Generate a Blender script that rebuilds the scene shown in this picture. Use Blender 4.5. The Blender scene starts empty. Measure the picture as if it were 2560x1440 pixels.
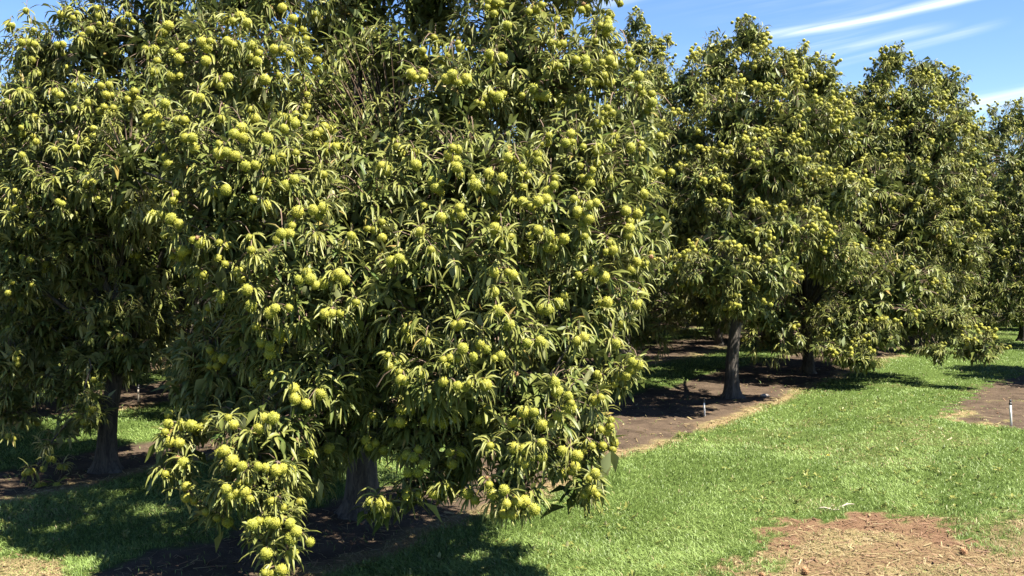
import bpy, math, random
import numpy as np
from mathutils import Vector

random.seed(7)
rng = np.random.default_rng(7)
sc = bpy.context.scene
COL = sc.collection

# ------------------------------------------------------------------ camera
FPX = 2489.0                      # focal length in photograph pixels (35 mm on a 36 mm sensor)
CAM_H = 2.28
PITCH = math.atan(60 / FPX)       # horizon lies 60 photo pixels above the centre
cam_data = bpy.data.cameras.new('camera')
cam_data.lens = 35.0
cam_data.sensor_width = 36.0
cam_data.clip_end = 3000
cam = bpy.data.objects.new('camera', cam_data)
COL.objects.link(cam)
cam.location = (0, 0, CAM_H)
cam.rotation_euler = (math.pi / 2 - PITCH, 0, 0)
sc.camera = cam

# ------------------------------------------------------------------ light
SUN_EL, SUN_AZ = math.radians(56), math.radians(122)      # azimuth clockwise from +Y
to_sun = Vector((math.cos(SUN_EL) * math.sin(SUN_AZ), math.cos(SUN_EL) * math.cos(SUN_AZ), math.sin(SUN_EL)))
sd = bpy.data.lights.new('sun', 'SUN')
sd.energy = 5.0
sd.angle = math.radians(0.5)
sd.color = (1.0, 0.94, 0.84)
sun = bpy.data.objects.new('sun', sd)
COL.objects.link(sun)
sun.rotation_euler = to_sun.to_track_quat('Z', 'Y').to_euler()
sc.view_settings.view_transform = 'Standard'
sc.view_settings.look = 'None'
sc.view_settings.exposure = 2.2
sc.view_settings.gamma = 1.0
sc.view_settings.use_curve_mapping = False
sc.cycles.max_bounces = 5
sc.cycles.diffuse_bounces = 1
sc.cycles.glossy_bounces = 2
sc.cycles.transmission_bounces = 2
sc.cycles.transparent_max_bounces = 4

world = bpy.data.worlds.new('World')
sc.world = world
world.use_nodes = True


class NT:
    """small node-tree helper"""
    def __init__(s, tree):
        s.t = tree
        s.n = tree.nodes
        s.n.clear()

    def new(s, kind, **kw):
        nd = s.n.new(kind)
        for k, v in kw.items():
            setattr(nd, k, v)
        return nd

    def link(s, a, b):
        s.t.links.new(a, b)

    def val(s, sock, v):
        if hasattr(v, 'is_output') or isinstance(v, bpy.types.NodeSocket):
            s.link(v, sock)
        else:
            sock.default_value = v

    def math(s, op, a, b=None, c=None, clamp=False):
        nd = s.new('ShaderNodeMath', operation=op, use_clamp=clamp)
        s.val(nd.inputs[0], a)
        if b is not None:
            s.val(nd.inputs[1], b)
        if c is not None:
            s.val(nd.inputs[2], c)
        return nd.outputs[0]

    def mix(s, f, a, b, blend='MIX'):
        nd = s.new('ShaderNodeMix', data_type='RGBA', blend_type=blend)
        s.val(nd.inputs[0], f)
        s.val(nd.inputs[6], a)
        s.val(nd.inputs[7], b)
        return nd.outputs[2]

    def noise(s, vec, scale, detail=4, rough=0.55, dist=0.0):
        nd = s.new('ShaderNodeTexNoise')
        nd.inputs['Scale'].default_value = scale
        nd.inputs['Detail'].default_value = detail
        nd.inputs['Roughness'].default_value = rough
        nd.inputs['Distortion'].default_value = dist
        if vec is not None:
            s.link(vec, nd.inputs['Vector'])
        return nd.outputs[0]

    def ramp(s, f, lo, hi):
        nd = s.new('ShaderNodeMapRange', interpolation_type='SMOOTHSTEP')
        s.val(nd.inputs[0], f)
        s.val(nd.inputs[1], lo)
        s.val(nd.inputs[2], hi)
        return nd.outputs[0]

    def attr(s, name):
        return s.new('ShaderNodeAttribute', attribute_name=name).outputs['Fac']


def c4(r, g, b):
    return (r, g, b, 1.0)


w = NT(world.node_tree)
sky = w.new('ShaderNodeTexSky', sky_type='NISHITA')
sky.sun_disc = False
sky.sun_elevation = SUN_EL
sky.sun_rotation = SUN_AZ
sky.altitude = 100
sky.air_density = 1.0
sky.dust_density = 0.1
sky.ozone_density = 2.5
# cirrus: streaks drawn in the sky's own azimuth / elevation
tc = w.new('ShaderNodeTexCoord')
sep = w.new('ShaderNodeSeparateXYZ')
w.link(tc.outputs['Generated'], sep.inputs[0])
az = w.math('ARCTAN2', sep.outputs[0], sep.outputs[1])
el = w.math('ARCSINE', sep.outputs[2])
# along-streak coordinates (streak rises to the right by about 8 degrees)
SL = 0.145
along = w.math('ADD', az, w.math('MULTIPLY', el, SL))
across = w.math('SUBTRACT', el, w.math('MULTIPLY', az, SL))
cv = w.new('ShaderNodeCombineXYZ')
w.link(w.math('MULTIPLY', along, 5.0), cv.inputs[0])
w.link(w.math('MULTIPLY', across, 105.0), cv.inputs[1])
wisp = w.noise(cv.outputs[0], 1.0, 6, 0.6, 0.6)
cv2 = w.new('ShaderNodeCombineXYZ')
w.link(w.math('MULTIPLY', along, 3.0), cv2.inputs[0])
w.link(w.math('MULTIPLY', across, 9.0), cv2.inputs[1])
cv2.inputs[2].default_value = 3.7
broad = w.noise(cv2.outputs[0], 1.0, 3, 0.5, 0.3)
wob = w.math('MULTIPLY', w.math('SUBTRACT', broad, 0.5), 0.02)


def streak(a0, a1, cen, curve, width, amount):
    """one long thin band of ice cloud: centre line in 'across', bowed along its length"""
    da = w.math('SUBTRACT', along, (a0 + a1) / 2)
    line = w.math('ADD', w.math('MULTIPLY', w.math('MULTIPLY', da, da), curve), cen)
    dd = w.math('ABSOLUTE', w.math('SUBTRACT', w.math('ADD', across, wob), line))
    body = w.ramp(dd, width, 0.0)
    end = w.ramp(w.math('ABSOLUTE', da), abs(a1 - a0) / 2, abs(a1 - a0) / 2 * 0.55)
    tex = w.ramp(wisp, 0.2, 0.62)
    return w.math('MULTIPLY', w.math('MULTIPLY', w.math('MULTIPLY', body, end), tex), amount)


parts_ = [streak(0.22, 0.75, 0.1755, 0.22, 0.0075, 0.75),
          streak(0.22, 0.46, 0.157, -0.3, 0.008, 0.33),
          streak(0.25, 0.50, 0.143, 0.3, 0.006, 0.28),
          streak(0.40, 0.60, 0.078, 0.3, 0.013, 0.55),
          streak(0.02, 0.2, 0.243, 0.4, 0.012, 0.3),
          streak(-1.2, -0.55, 0.36, 0.2, 0.02, 0.6),
          streak(0.9, 1.6, 0.22, 0.15, 0.02, 0.7)]
cl = parts_[0]
for p_ in parts_[1:]:
    cl = w.math('MAXIMUM', cl, p_)
haze_w = w.math('MULTIPLY', w.math('MULTIPLY', w.ramp(broad, 0.5, 0.75), w.ramp(wisp, 0.35, 0.8)), 0.35)
cl = w.math('MAXIMUM', cl, haze_w)
cl = w.math('MULTIPLY', cl, w.ramp(el, 0.0, 0.04), clamp=True)
hs = w.new('ShaderNodeHueSaturation')
hs.inputs['Saturation'].default_value = 1.22
hs.inputs['Hue'].default_value = 0.513
w.link(sky.outputs[0], hs.inputs['Color'])
skycol = w.mix(cl, hs.outputs[0], c4(6.4, 6.7, 7.1))
bg = w.new('ShaderNodeBackground')
bg.inputs[1].default_value = 0.05
w.link(skycol, bg.inputs[0])
wo = w.new('ShaderNodeOutputWorld')
w.link(bg.outputs[0], wo.inputs[0])

# ------------------------------------------------------------------ pixel to place helpers
FW = np.array([0, math.cos(PITCH), -math.sin(PITCH)])
UPV = np.array([0, math.sin(PITCH), math.cos(PITCH)])
RT = np.array([1.0, 0, 0])
CAMP = np.array([0, 0, CAM_H])


def ray(px, py):
    return FW + RT * ((px - 1280) / FPX) - UPV * ((py - 720) / FPX)


def P(px, py, dist):
    d = ray(px, py)
    return CAMP + d * (dist / d[1])


def G(px, py):
    d = ray(px, py)
    return CAMP + d * (-CAM_H / d[2])


def project(p):
    r = p - CAMP
    z = r @ FW
    return 1280 + FPX * (r @ RT) / z, 720 - FPX * (r @ UPV) / z, z


A0 = np.array([-1.37, 9.0])                 # foot of the big tree
U = np.array([0.533, 0.846])                # along the rows
V = np.array([-0.846, 0.533])               # across the rows, away from the camera


def lat(u, v):
    return A0 + U * u + V * v


# ------------------------------------------------------------------ noise
def vnoise(x, y, seed=0):
    xi = np.floor(x).astype(np.int64)
    yi = np.floor(y).astype(np.int64)
    xf, yf = x - xi, y - yi

    def h(a, b):
        n = (a * 374761393 + b * 668265263 + seed * 974634777) & 0x7fffffff
        n = ((n ^ (n >> 13)) * 1274126177) & 0x7fffffff
        n = (n ^ (n >> 16)) & 0xffff
        return n / 65535.0
    sx = xf * xf * (3 - 2 * xf)
    sy = yf * yf * (3 - 2 * yf)
    a = h(xi, yi) * (1 - sx) + h(xi + 1, yi) * sx
    b = h(xi, yi + 1) * (1 - sx) + h(xi + 1, yi + 1) * sx
    return a * (1 - sy) + b * sy


def fbm(x, y, seed=0, octs=4):
    t = 0
    a = 0.5
    for o in range(octs):
        t = t + a * vnoise(x * 2 ** o, y * 2 ** o, seed + o * 17)
        a *= 0.5
    return t / (1 - 0.5 ** octs)


def noise3(p, cell, seed=0):
    q = p / cell
    return (vnoise(q[:, 0] + q[:, 2] * 0.37, q[:, 2] + 11.3, seed) + vnoise(q[:, 1] + 5.1, q[:, 2] - q[:, 0] * 0.31, seed + 3)) / 2


def inpoly(x, y, poly):
    r = np.zeros(x.shape, bool)
    n = len(poly)
    for i in range(n):
        x0, y0 = poly[i]
        x1, y1 = poly[(i + 1) % n]
        c = ((y0 > y) != (y1 > y)) & (x < (x1 - x0) * (y - y0) / (y1 - y0 + 1e-12) + x0)
        r ^= c
    return r


def sstep(a, b, x):
    t = np.clip((x - a) / (b - a), 0, 1)
    return t * t * (3 - 2 * t)


# ------------------------------------------------------------------ materials
def new_mat(name):
    m = bpy.data.materials.new(name)
    m.use_nodes = True
    return m, NT(m.node_tree)


def leaf_material():
    m, n = new_mat('chestnut_leaf')
    tone = n.attr('tone')
    hue = n.attr('hue')
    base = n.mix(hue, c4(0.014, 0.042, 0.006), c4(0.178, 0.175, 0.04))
    top = n.mix(w_clamp(n, n.math('MULTIPLY', tone, 0.6)), base, c4(0.15, 0.155, 0.04))
    top = n.mix(n.math('MULTIPLY', n.ramp(tone, 0.9, 1.0), 0.8), top, c4(0.20, 0.12, 0.035))
    mid = n.attr('rib')
    top = n.mix(n.math('MULTIPLY', mid, 0.35), top, c4(0.19, 0.20, 0.06))
    under = n.mix(hue, c4(0.10, 0.12, 0.05), c4(0.33, 0.315, 0.15))
    geo = n.new('ShaderNodeNewGeometry')
    col = n.mix(geo.outputs['Backfacing'], top, under)
    bs = n.new('ShaderNodeBsdfPrincipled')
    n.link(col, bs.inputs['Base Color'])
    bs.inputs['Roughness'].default_value = 0.42
    bs.inputs['Specular IOR Level'].default_value = 0.15
    tr = n.new('ShaderNodeBsdfTranslucent')
    n.link(n.mix(0.5, col, c4(0.13, 0.17, 0.015)), tr.inputs[0])
    mx = n.new('ShaderNodeMixShader')
    mx.inputs[0].default_value = 0.13
    n.link(bs.outputs[0], mx.inputs[1])
    n.link(tr.outputs[0], mx.inputs[2])
    o = n.new('ShaderNodeOutputMaterial')
    n.link(mx.outputs[0], o.inputs[0])
    return m


def w_clamp(n, x):
    return n.math('ADD', x, 0.0, clamp=True)


def burr_material(name, core, tip):
    m, n = new_mat(name)
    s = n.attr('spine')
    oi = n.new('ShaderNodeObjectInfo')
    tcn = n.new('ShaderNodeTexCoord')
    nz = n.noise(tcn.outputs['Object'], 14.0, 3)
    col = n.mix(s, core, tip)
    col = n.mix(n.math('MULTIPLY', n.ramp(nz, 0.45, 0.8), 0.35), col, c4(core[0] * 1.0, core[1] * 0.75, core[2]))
    col = n.mix(n.math('MULTIPLY', oi.outputs['Random'], 0.3), col, c4(tip[0] * 1.05, tip[1] * 0.86, tip[2] * 0.9))
    bs = n.new('ShaderNodeBsdfPrincipled')
    n.link(col, bs.inputs['Base Color'])
    bs.inputs['Roughness'].default_value = 0.6
    bs.inputs['Specular IOR Level'].default_value = 0.25
    tr = n.new('ShaderNodeBsdfTranslucent')
    n.link(col, tr.inputs[0])
    mx = n.new('ShaderNodeMixShader')
    mx.inputs[0].default_value = 0.18
    n.link(bs.outputs[0], mx.inputs[1])
    n.link(tr.outputs[0], mx.inputs[2])
    o = n.new('ShaderNodeOutputMaterial')
    n.link(mx.outputs[0], o.inputs[0])
    return m


def bark_material():
    m, n = new_mat('chestnut_bark')
    tcn = n.new('ShaderNodeTexCoord')
    mp = n.new('ShaderNodeMapping')
    mp.inputs['Scale'].default_value = (1, 1, 0.16)
    n.link(tcn.outputs['Object'], mp.inputs[0])
    f = n.noise(mp.outputs[0], 24.0, 6, 0.68, 0.8)
    f2 = n.noise(tcn.outputs['Object'], 7.0, 4)
    col = n.mix(n.ramp(f, 0.35, 0.68), c4(0.016, 0.012, 0.009), c4(0.075, 0.062, 0.048))
    col = n.mix(n.math('MULTIPLY', n.ramp(f2, 0.45, 0.75), 0.5), col, c4(0.05, 0.048, 0.038))
    bs = n.new('ShaderNodeBsdfPrincipled')
    n.link(col, bs.inputs['Base Color'])
    bs.inputs['Roughness'].default_value = 0.9
    bp = n.new('ShaderNodeBump')
    bp.inputs['Strength'].default_value = 0.9
    bp.inputs['Distance'].default_value = 0.02
    n.link(f, bp.inputs['Height'])
    n.link(bp.outputs[0], bs.inputs['Normal'])
    o = n.new('ShaderNodeOutputMaterial')
    n.link(bs.outputs[0], o.inputs[0])
    return m


def plain_material(name, col, rough=0.7, col2=None, scale=20.0):
    m, n = new_mat(name)
    bs = n.new('ShaderNodeBsdfPrincipled')
    tcn = n.new('ShaderNodeTexCoord')
    nz = n.noise(tcn.outputs['Object'], scale, 4)
    n.link(n.mix(n.ramp(nz, 0.35, 0.7), c4(*col), c4(*(col2 or [k * 0.7 for k in col]))), bs.inputs['Base Color'])
    bs.inputs['Roughness'].default_value = rough
    o = n.new('ShaderNodeOutputMaterial')
    n.link(bs.outputs[0], o.inputs[0])
    return m


def grass_material():
    m, n = new_mat('grass_blade')
    tone = n.attr('tone')
    dry = n.attr('dry')
    red = n.attr('red')
    col = n.mix(tone, c4(0.054, 0.093, 0.012), c4(0.185, 0.255, 0.066))
    dcol = n.mix(tone, c4(0.14, 0.10, 0.045), c4(0.33, 0.265, 0.135))
    rcol = n.mix(tone, c4(0.10, 0.055, 0.03), c4(0.25, 0.155, 0.09))
    col = n.mix(dry, col, dcol)
    col = n.mix(red, col, rcol)
    bs = n.new('ShaderNodeBsdfPrincipled')
    n.link(col, bs.inputs['Base Color'])
    bs.inputs['Roughness'].default_value = 0.5
    bs.inputs['Specular IOR Level'].default_value = 0.3
    tr = n.new('ShaderNodeBsdfTranslucent')
    n.link(col, tr.inputs[0])
    mx = n.new('ShaderNodeMixShader')
    mx.inputs[0].default_value = 0.3
    n.link(bs.outputs[0], mx.inputs[1])
    n.link(tr.outputs[0], mx.inputs[2])
    o = n.new('ShaderNodeOutputMaterial')
    n.link(mx.outputs[0], o.inputs[0])
    return m


def ground_material():
    m, n = new_mat('orchard_ground')
    geo = n.new('ShaderNodeNewGeometry')
    pos = geo.outputs['Position']
    soil, dry, red = n.attr('soil'), n.attr('dry'), n.attr('red')
    n1 = n.noise(pos, 3.0, 6, 0.6)
    n2 = n.noise(pos, 28.0, 5, 0.65)
    n3 = n.noise(pos, 90.0, 3, 0.6)
    turf = n.mix(n2, c4(0.030, 0.052, 0.009), c4(0.07, 0.105, 0.022))
    turf = n.mix(n.math('MULTIPLY', n.ramp(n3, 0.55, 0.75), 0.5), turf, c4(0.10, 0.09, 0.035))
    soilc = n.mix(n.ramp(n1, 0.3, 0.7), c4(0.040, 0.028, 0.019), c4(0.080, 0.057, 0.038))
    soilc = n.mix(n.math('MULTIPLY', n.ramp(n2, 0.52, 0.75), 0.6), soilc, c4(0.115, 0.085, 0.056))
    soilc = n.mix(n.ramp(n3, 0.66, 0.78), soilc, c4(0.18, 0.14, 0.08))
    dryc = n.mix(n2, c4(0.12, 0.082, 0.04), c4(0.26, 0.195, 0.10))
    redc = n.mix(n2, c4(0.07, 0.038, 0.021), c4(0.165, 0.098, 0.056))
    col = n.mix(soil, turf, soilc)
    col = n.mix(dry, col, dryc)
    col = n.mix(red, col, redc)
    bs = n.new('ShaderNodeBsdfPrincipled')
    n.link(col, bs.inputs['Base Color'])
    bs.inputs['Roughness'].default_value = 0.95
    bs.inputs['Specular IOR Level'].default_value = 0.1
    bp = n.new('ShaderNodeBump')
    bp.inputs['Strength'].default_value = 0.7
    bp.inputs['Distance'].default_value = 0.03
    n.link(n.math('ADD', n2, n.math('MULTIPLY', n3, 0.5)), bp.inputs['Height'])
    n.link(bp.outputs[0], bs.inputs['Normal'])
    o = n.new('ShaderNodeOutputMaterial')
    n.link(bs.outputs[0], o.inputs[0])
    return m


M_LEAF = leaf_material()
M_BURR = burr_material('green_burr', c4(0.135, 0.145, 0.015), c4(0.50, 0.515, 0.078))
M_BURR_BROWN = burr_material('brown_burr', c4(0.17, 0.085, 0.035), c4(0.40, 0.25, 0.13))
M_BARK = bark_material()
M_TWIG = plain_material('twig_bark', (0.13, 0.08, 0.05), 0.7, (0.08, 0.058, 0.038))
M_GRASS = grass_material()
M_GROUND = ground_material()
M_PIPE = plain_material('white_plastic_pipe', (0.62, 0.61, 0.58), 0.5, (0.46, 0.44, 0.40))
M_PIPE_BROWN = plain_material('brown_plastic_pipe', (0.24, 0.21, 0.16), 0.7, (0.15, 0.12, 0.09))  # dull brown plastic with darker mottling, much darker than the white pipe
M_BLACK = plain_material('black_plastic', (0.025, 0.025, 0.025), 0.5)
M_STICK = plain_material('bleached_wood', (0.36, 0.31, 0.23), 0.85)
M_STONE = plain_material('pale_stone', (0.27, 0.23, 0.19), 0.9)
M_YELLOW = plain_material('yellow_petal', (0.60, 0.46, 0.02), 0.6)
M_STEM = plain_material('green_stem', (0.12, 0.20, 0.05), 0.6)


# ------------------------------------------------------------------ mesh helpers
def mesh_np(name, verts, quads=None, tris=None, mat=None, attrs=None, smooth=True):
    me = bpy.data.meshes.new(name)
    verts = np.asarray(verts, np.float32)
    nq = 0 if quads is None else len(quads)
    nt = 0 if tris is None else len(tris)
    me.vertices.add(len(verts))
    me.vertices.foreach_set('co', verts.ravel())
    loops = []
    if nq:
        loops.append(np.asarray(quads, np.int32).ravel())
    if nt:
        loops.append(np.asarray(tris, np.int32).ravel())
    loops = np.concatenate(loops)
    me.loops.add(len(loops))
    me.loops.foreach_set('vertex_index', loops)
    me.polygons.add(nq + nt)
    starts = np.concatenate([np.arange(nq) * 4, nq * 4 + np.arange(nt) * 3]).astype(np.int32)
    me.polygons.foreach_set('loop_start', starts)
    me.update(calc_edges=True)
    if smooth:
        me.polygons.foreach_set('use_smooth', np.ones(nq + nt, bool))
    for k, v in (attrs or {}).items():
        a = me.attributes.new(k, 'FLOAT', 'POINT')
        a.data.foreach_set('value', np.asarray(v, np.float32))
    if mat:
        me.materials.append(mat)
    return me


def obj(name, me, parent=None, **props):
    o = bpy.data.objects.new(name, me)
    COL.objects.link(o)
    if parent is not None:
        o.parent = parent
    for k, v in props.items():
        o[k] = v
    return o


def empty(name, loc, label, cat, group=None):
    o = bpy.data.objects.new(name, None)
    o.empty_display_size = 0.2
    COL.objects.link(o)
    o.location = loc
    o['label'] = label
    o['category'] = cat
    if group:
        o['group'] = group
    return o


def nrm(v):
    return v / (np.linalg.norm(v, axis=-1, keepdims=True) + 1e-9)


def tube(pts, radii, sides=8, bump=0.0, seed=0):
    """closed tapered tube along a polyline"""
    pts = np.asarray(pts, float)
    n = len(pts)
    tang = np.gradient(pts, axis=0)
    tang = nrm(tang)
    ref = np.array([0.3, 1.0, 0.1]) if abs(tang[0][2]) > 0.7 else np.array([0, 0, 1.0])
    vs = []
    lr = np.random.default_rng(seed)
    for i in range(n):
        s = np.cross(tang[i], ref)
        s /= np.linalg.norm(s) + 1e-9
        t = np.cross(s, tang[i])
        for k in range(sides):
            a = 2 * math.pi * k / sides
            r = radii[i] * (1 + bump * (lr.random() - 0.5))
            vs.append(pts[i] + (s * math.cos(a) + t * math.sin(a)) * r)
    qs = []
    for i in range(n - 1):
        for k in range(sides):
            k2 = (k + 1) % sides
            qs.append((i * sides + k, i * sides + k2, (i + 1) * sides + k2, (i + 1) * sides + k))
    vs.append(pts[0])
    vs.append(pts[-1])
    c0, c1 = n * sides, n * sides + 1
    ts = []
    for k in range(sides):
        k2 = (k + 1) % sides
        ts.append((c0, k2, k))
        ts.append((c1, (n - 1) * sides + k, (n - 1) * sides + k2))
    return np.array(vs), qs, ts


def twig_mesh(p0, p1, p2, r0, r1):
    """many thin three-sided twigs at once: quadratic curves p0 > p1 > p2"""
    N = len(p0)
    S = 4
    t = np.linspace(0, 1, S)[None, :, None]
    c = (1 - t) ** 2 * p0[:, None] + 2 * t * (1 - t) * p1[:, None] + t * t * p2[:, None]
    tang = nrm(np.gradient(c, axis=1))
    ref = np.broadcast_to(np.array([0.31, 0.22, 0.92]), tang.shape)
    s = nrm(np.cross(tang, ref))
    u = np.cross(s, tang)
    rad = (r0[:, None] * (1 - t[..., 0]) + r1[:, None] * t[..., 0])[..., None]
    ring = np.stack([c + rad * (s * math.cos(a) + u * math.sin(a)) for a in (0.3, 2.4, 4.5)], axis=2)  # N,S,3,3
    verts = ring.reshape(-1, 3)
    b = (np.arange(N) * S * 3)[:, None, None, None]
    i = (np.arange(S - 1) * 3)[None, :, None, None]
    k = np.arange(3)[None, None, :, None]
    k2 = (k + 1) % 3
    q = np.concatenate(np.broadcast_arrays(b + i + k, b + i + k2, b + i + 3 + k2, b + i + 3 + k), axis=-1)
    return verts, q.reshape(-1, 4)


# leaf blades -------------------------------------------------------------------
PROF = {3: (np.array([0.24, 0.5, 0.78]), np.array([0.78, 1.0, 0.66])),
        4: (np.array([0.16, 0.38, 0.62, 0.84]), np.array([0.62, 0.97, 0.93, 0.5])),
        2: (np.array([0.3, 0.66]), np.array([0.92, 0.88])),
        1: (np.array([0.45]), np.array([1.0]))}


def leaf_faces(ns):
    """vertex order: base, (left, rib, right) x ns, tip"""
    t, q = [], []
    t += [(0, 2, 1), (0, 3, 2)]
    for i in range(ns - 1):
        a = 1 + 3 * i
        q += [(a, a + 1, a + 4, a + 3), (a + 1, a + 2, a + 5, a + 4)]
    a = 1 + 3 * (ns - 1)
    tip = 1 + 3 * ns
    t += [(a, a + 1, tip), (a + 1, a + 2, tip)]
    return np.array(t), np.array(q)


def leaf_verts(base, d, up, L, W, droop, fold, ns, wav):
    """(N, 2+3ns, 3) vertices of curved, keeled, slightly wavy lanceolate leaves"""
    ts, ws = PROF[ns]
    N = len(base)
    down = np.array([0, 0, -1.0])
    d = nrm(d)
    pts = [base]
    dirs = [d]
    tprev = 0.0
    p = base
    cur = d
    for tt in list(ts) + [1.0]:
        step = (tt - tprev) * L
        cur = nrm(cur + down * (droop * (tt - tprev))[:, None])
        p = p + cur * step[:, None]
        pts.append(p)
        dirs.append(cur)
        tprev = tt
    out = [pts[0][:, None]]
    for i in range(ns):
        cd = dirs[i + 1]
        side = nrm(np.cross(cd, up))
        nn = np.cross(side, cd)
        wd = (W * ws[i])[:, None]
        cf, sf = np.cos(fold)[:, None], np.sin(fold)[:, None]
        j1 = 1 + wav[:, i % wav.shape[1]][:, None]
        j2 = 1 - wav[:, (i + 1) % wav.shape[1]][:, None]
        out.append((pts[i + 1] - side * wd * cf * j1 + nn * wd * sf * j2)[:, None])
        out.append(pts[i + 1][:, None])
        out.append((pts[i + 1] + side * wd * cf * j2 + nn * wd * sf * j1)[:, None])
    out.append(pts[-1][:, None])
    return np.concatenate(out, axis=1)


def rand_dirs(n):
    v = rng.normal(size=(n, 3))
    return nrm(v)


def perp_frame(d):
    ref = np.where(np.abs(d[:, 2:3]) > 0.9, np.array([[1.0, 0, 0]]), np.array([[0, 0, 1.0]]))
    s = nrm(np.cross(d, ref))
    return s, np.cross(s, d)


def cluster_leaves(node, d, n_per, spread, L, W, droop, fold, stem, roll, hue):
    """leaves set around the end of each shoot: returns the dictionary of leaf parameters"""
    N = len(node)
    idx = np.repeat(np.arange(N), n_per)
    M = len(idx)
    k = np.concatenate([np.arange(c) for c in np.atleast_1d(n_per)]) if np.ndim(n_per) else np.tile(np.arange(n_per), N)
    dd = d[idx]
    s, u = perp_frame(dd)
    ang = k * 2.399 + rng.random(N)[idx] * 6.28 + rng.normal(0, 0.25, M)
    frac = rng.random(M)
    radial = s * np.cos(ang)[:, None] + u * np.sin(ang)[:, None]
    th = np.clip(rng.normal(spread[0], spread[1], M) - 0.35 * frac, 0.15, 1.75)
    ld = dd * np.cos(th)[:, None] + radial * np.sin(th)[:, None]
    base = node[idx] - dd * (stem * (1 - frac))[:, None] + ld * 0.012
    up = nrm(dd * 0.6 + np.array([0, 0, 1.0]) * 0.9 + rng.normal(0, roll, (M, 3)))
    return dict(base=base, d=ld, up=up,
                L=rng.uniform(L[0], L[1], M) * (0.75 + 0.25 * (1 - frac)) * rng.choice([1, 1, 1, 0.8], M),
                W=rng.uniform(W[0], W[1], M),
                droop=rng.uniform(droop[0], droop[1], M),
                fold=rng.uniform(fold[0], fold[1], M),
                hue=np.clip(rng.normal(hue[0], hue[1], M) + rng.normal(0, 0.12, N)[idx], 0, 1),
                tone=np.clip(rng.normal(0.3, 0.3, M), 0, 1))


def cat_params(lst):
    return {k: np.concatenate([q[k] for q in lst]) for k in lst[0]}


# burr meshes --------------------------------------------------------------------
def ico(sub):
    t = (1 + 5 ** 0.5) / 2
    v = [(-1, t, 0), (1, t, 0), (-1, -t, 0), (1, -t, 0), (0, -1, t), (0, 1, t), (0, -1, -t), (0, 1, -t), (t, 0, -1), (t, 0, 1), (-t, 0, -1), (-t, 0, 1)]
    f = [(0, 11, 5), (0, 5, 1), (0, 1, 7), (0, 7, 10), (0, 10, 11), (1, 5, 9), (5, 11, 4), (11, 10, 2), (10, 7, 6), (7, 1, 8), (3, 9, 4), (3, 4, 2), (3, 2, 6), (3, 6, 8), (3, 8, 9), (4, 9, 5), (2, 4, 11), (6, 2, 10), (8, 6, 7), (9, 8, 1)]
    v = [np.array(q) / np.linalg.norm(q) for q in v]
    for _ in range(sub):
        mid = {}
        nf = []

        def m(a, b):
            k = (min(a, b), max(a, b))
            if k not in mid:
                q = v[a] + v[b]
                v.append(q / np.linalg.norm(q))
                mid[k] = len(v) - 1
            return mid[k]
        for a, b, c in f:
            ab, bc, ca = m(a, b), m(b, c), m(c, a)
            nf += [(a, ab, ca), (b, bc, ab), (c, ca, bc), (ab, bc, ca)]
        f = nf
    return np.array(v), np.array(f)


def burr_geo(seed, sub, spines, core_r, length, sides=3, width=0.085):
    """unit burr (outer radius about 1): knobbly core under bunches of straight spines"""
    lr = np.random.default_rng(seed)
    v, f = ico(sub)
    v = v * core_r * (1 + lr.normal(0, 0.03, (len(v), 1)))
    v = v * np.array([1.0, 1.0, 0.9])
    att = [np.zeros(len(v))]
    vs, fs = [v], [f]
    off = len(v)
    i = np.arange(spines) + 0.5
    ph = np.arccos(1 - 2 * i / spines)
    th = math.pi * (1 + 5 ** 0.5) * i
    dirs = np.stack([np.cos(th) * np.sin(ph), np.sin(th) * np.sin(ph), np.cos(ph)], 1)
    dirs = nrm(dirs + lr.normal(0, 0.1, dirs.shape))
    s, u = perp_frame(dirs)
    tipd = nrm(dirs + lr.normal(0, 0.22, dirs.shape))
    L = length * lr.uniform(0.7, 1.15, spines)
    bp = dirs * core_r * 0.93 * np.array([1, 1, 0.9])
    ring = []
    for k in range(sides):
        a = 2 * math.pi * k / sides
        ring.append(bp + (s * math.cos(a) + u * math.sin(a)) * width)
    tip = bp + tipd * L[:, None]
    sv = np.stack(ring + [tip], axis=1).reshape(-1, 3)
    vs.append(sv)
    a = np.tile(np.r_[np.full(sides, 0.35), 1.0], spines)
    att.append(a)
    b = off + np.arange(spines) * (sides + 1)
    for k in range(sides):
        fs.append(np.stack([b + k, b + (k + 1) % sides, b + sides], 1))
        if sides == 2:
            break
    return np.concatenate(vs), np.concatenate(fs), np.concatenate(att)


BURR_MESH, BROWN_MESH = [], []
for i_ in range(4):
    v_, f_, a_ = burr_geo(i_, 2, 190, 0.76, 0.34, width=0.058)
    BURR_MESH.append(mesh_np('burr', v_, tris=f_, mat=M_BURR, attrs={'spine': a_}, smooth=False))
for i_ in range(2):
    v_, f_, a_ = burr_geo(20 + i_, 1, 70, 0.55, 0.5, width=0.1)
    BROWN_MESH.append(mesh_np('brown_burr', v_, tris=f_, mat=M_BURR_BROWN, attrs={'spine': a_}, smooth=False))
LOWBURR = burr_geo(9, 0, 26, 0.97, 0.24, sides=2, width=0.14)


# ------------------------------------------------------------------ ground
def axis(lo, hi, step, far):
    a = list(np.arange(lo, hi + 1e-6, step))
    s = step
    x = hi
    while x < far[1]:
        s *= 1.13
        x += s
        a.append(x)
    s = step
    x = lo
    pre = []
    while x > far[0]:
        s *= 1.13
        x -= s
        pre.append(x)
    return np.array(pre[::-1] + a)


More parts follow.
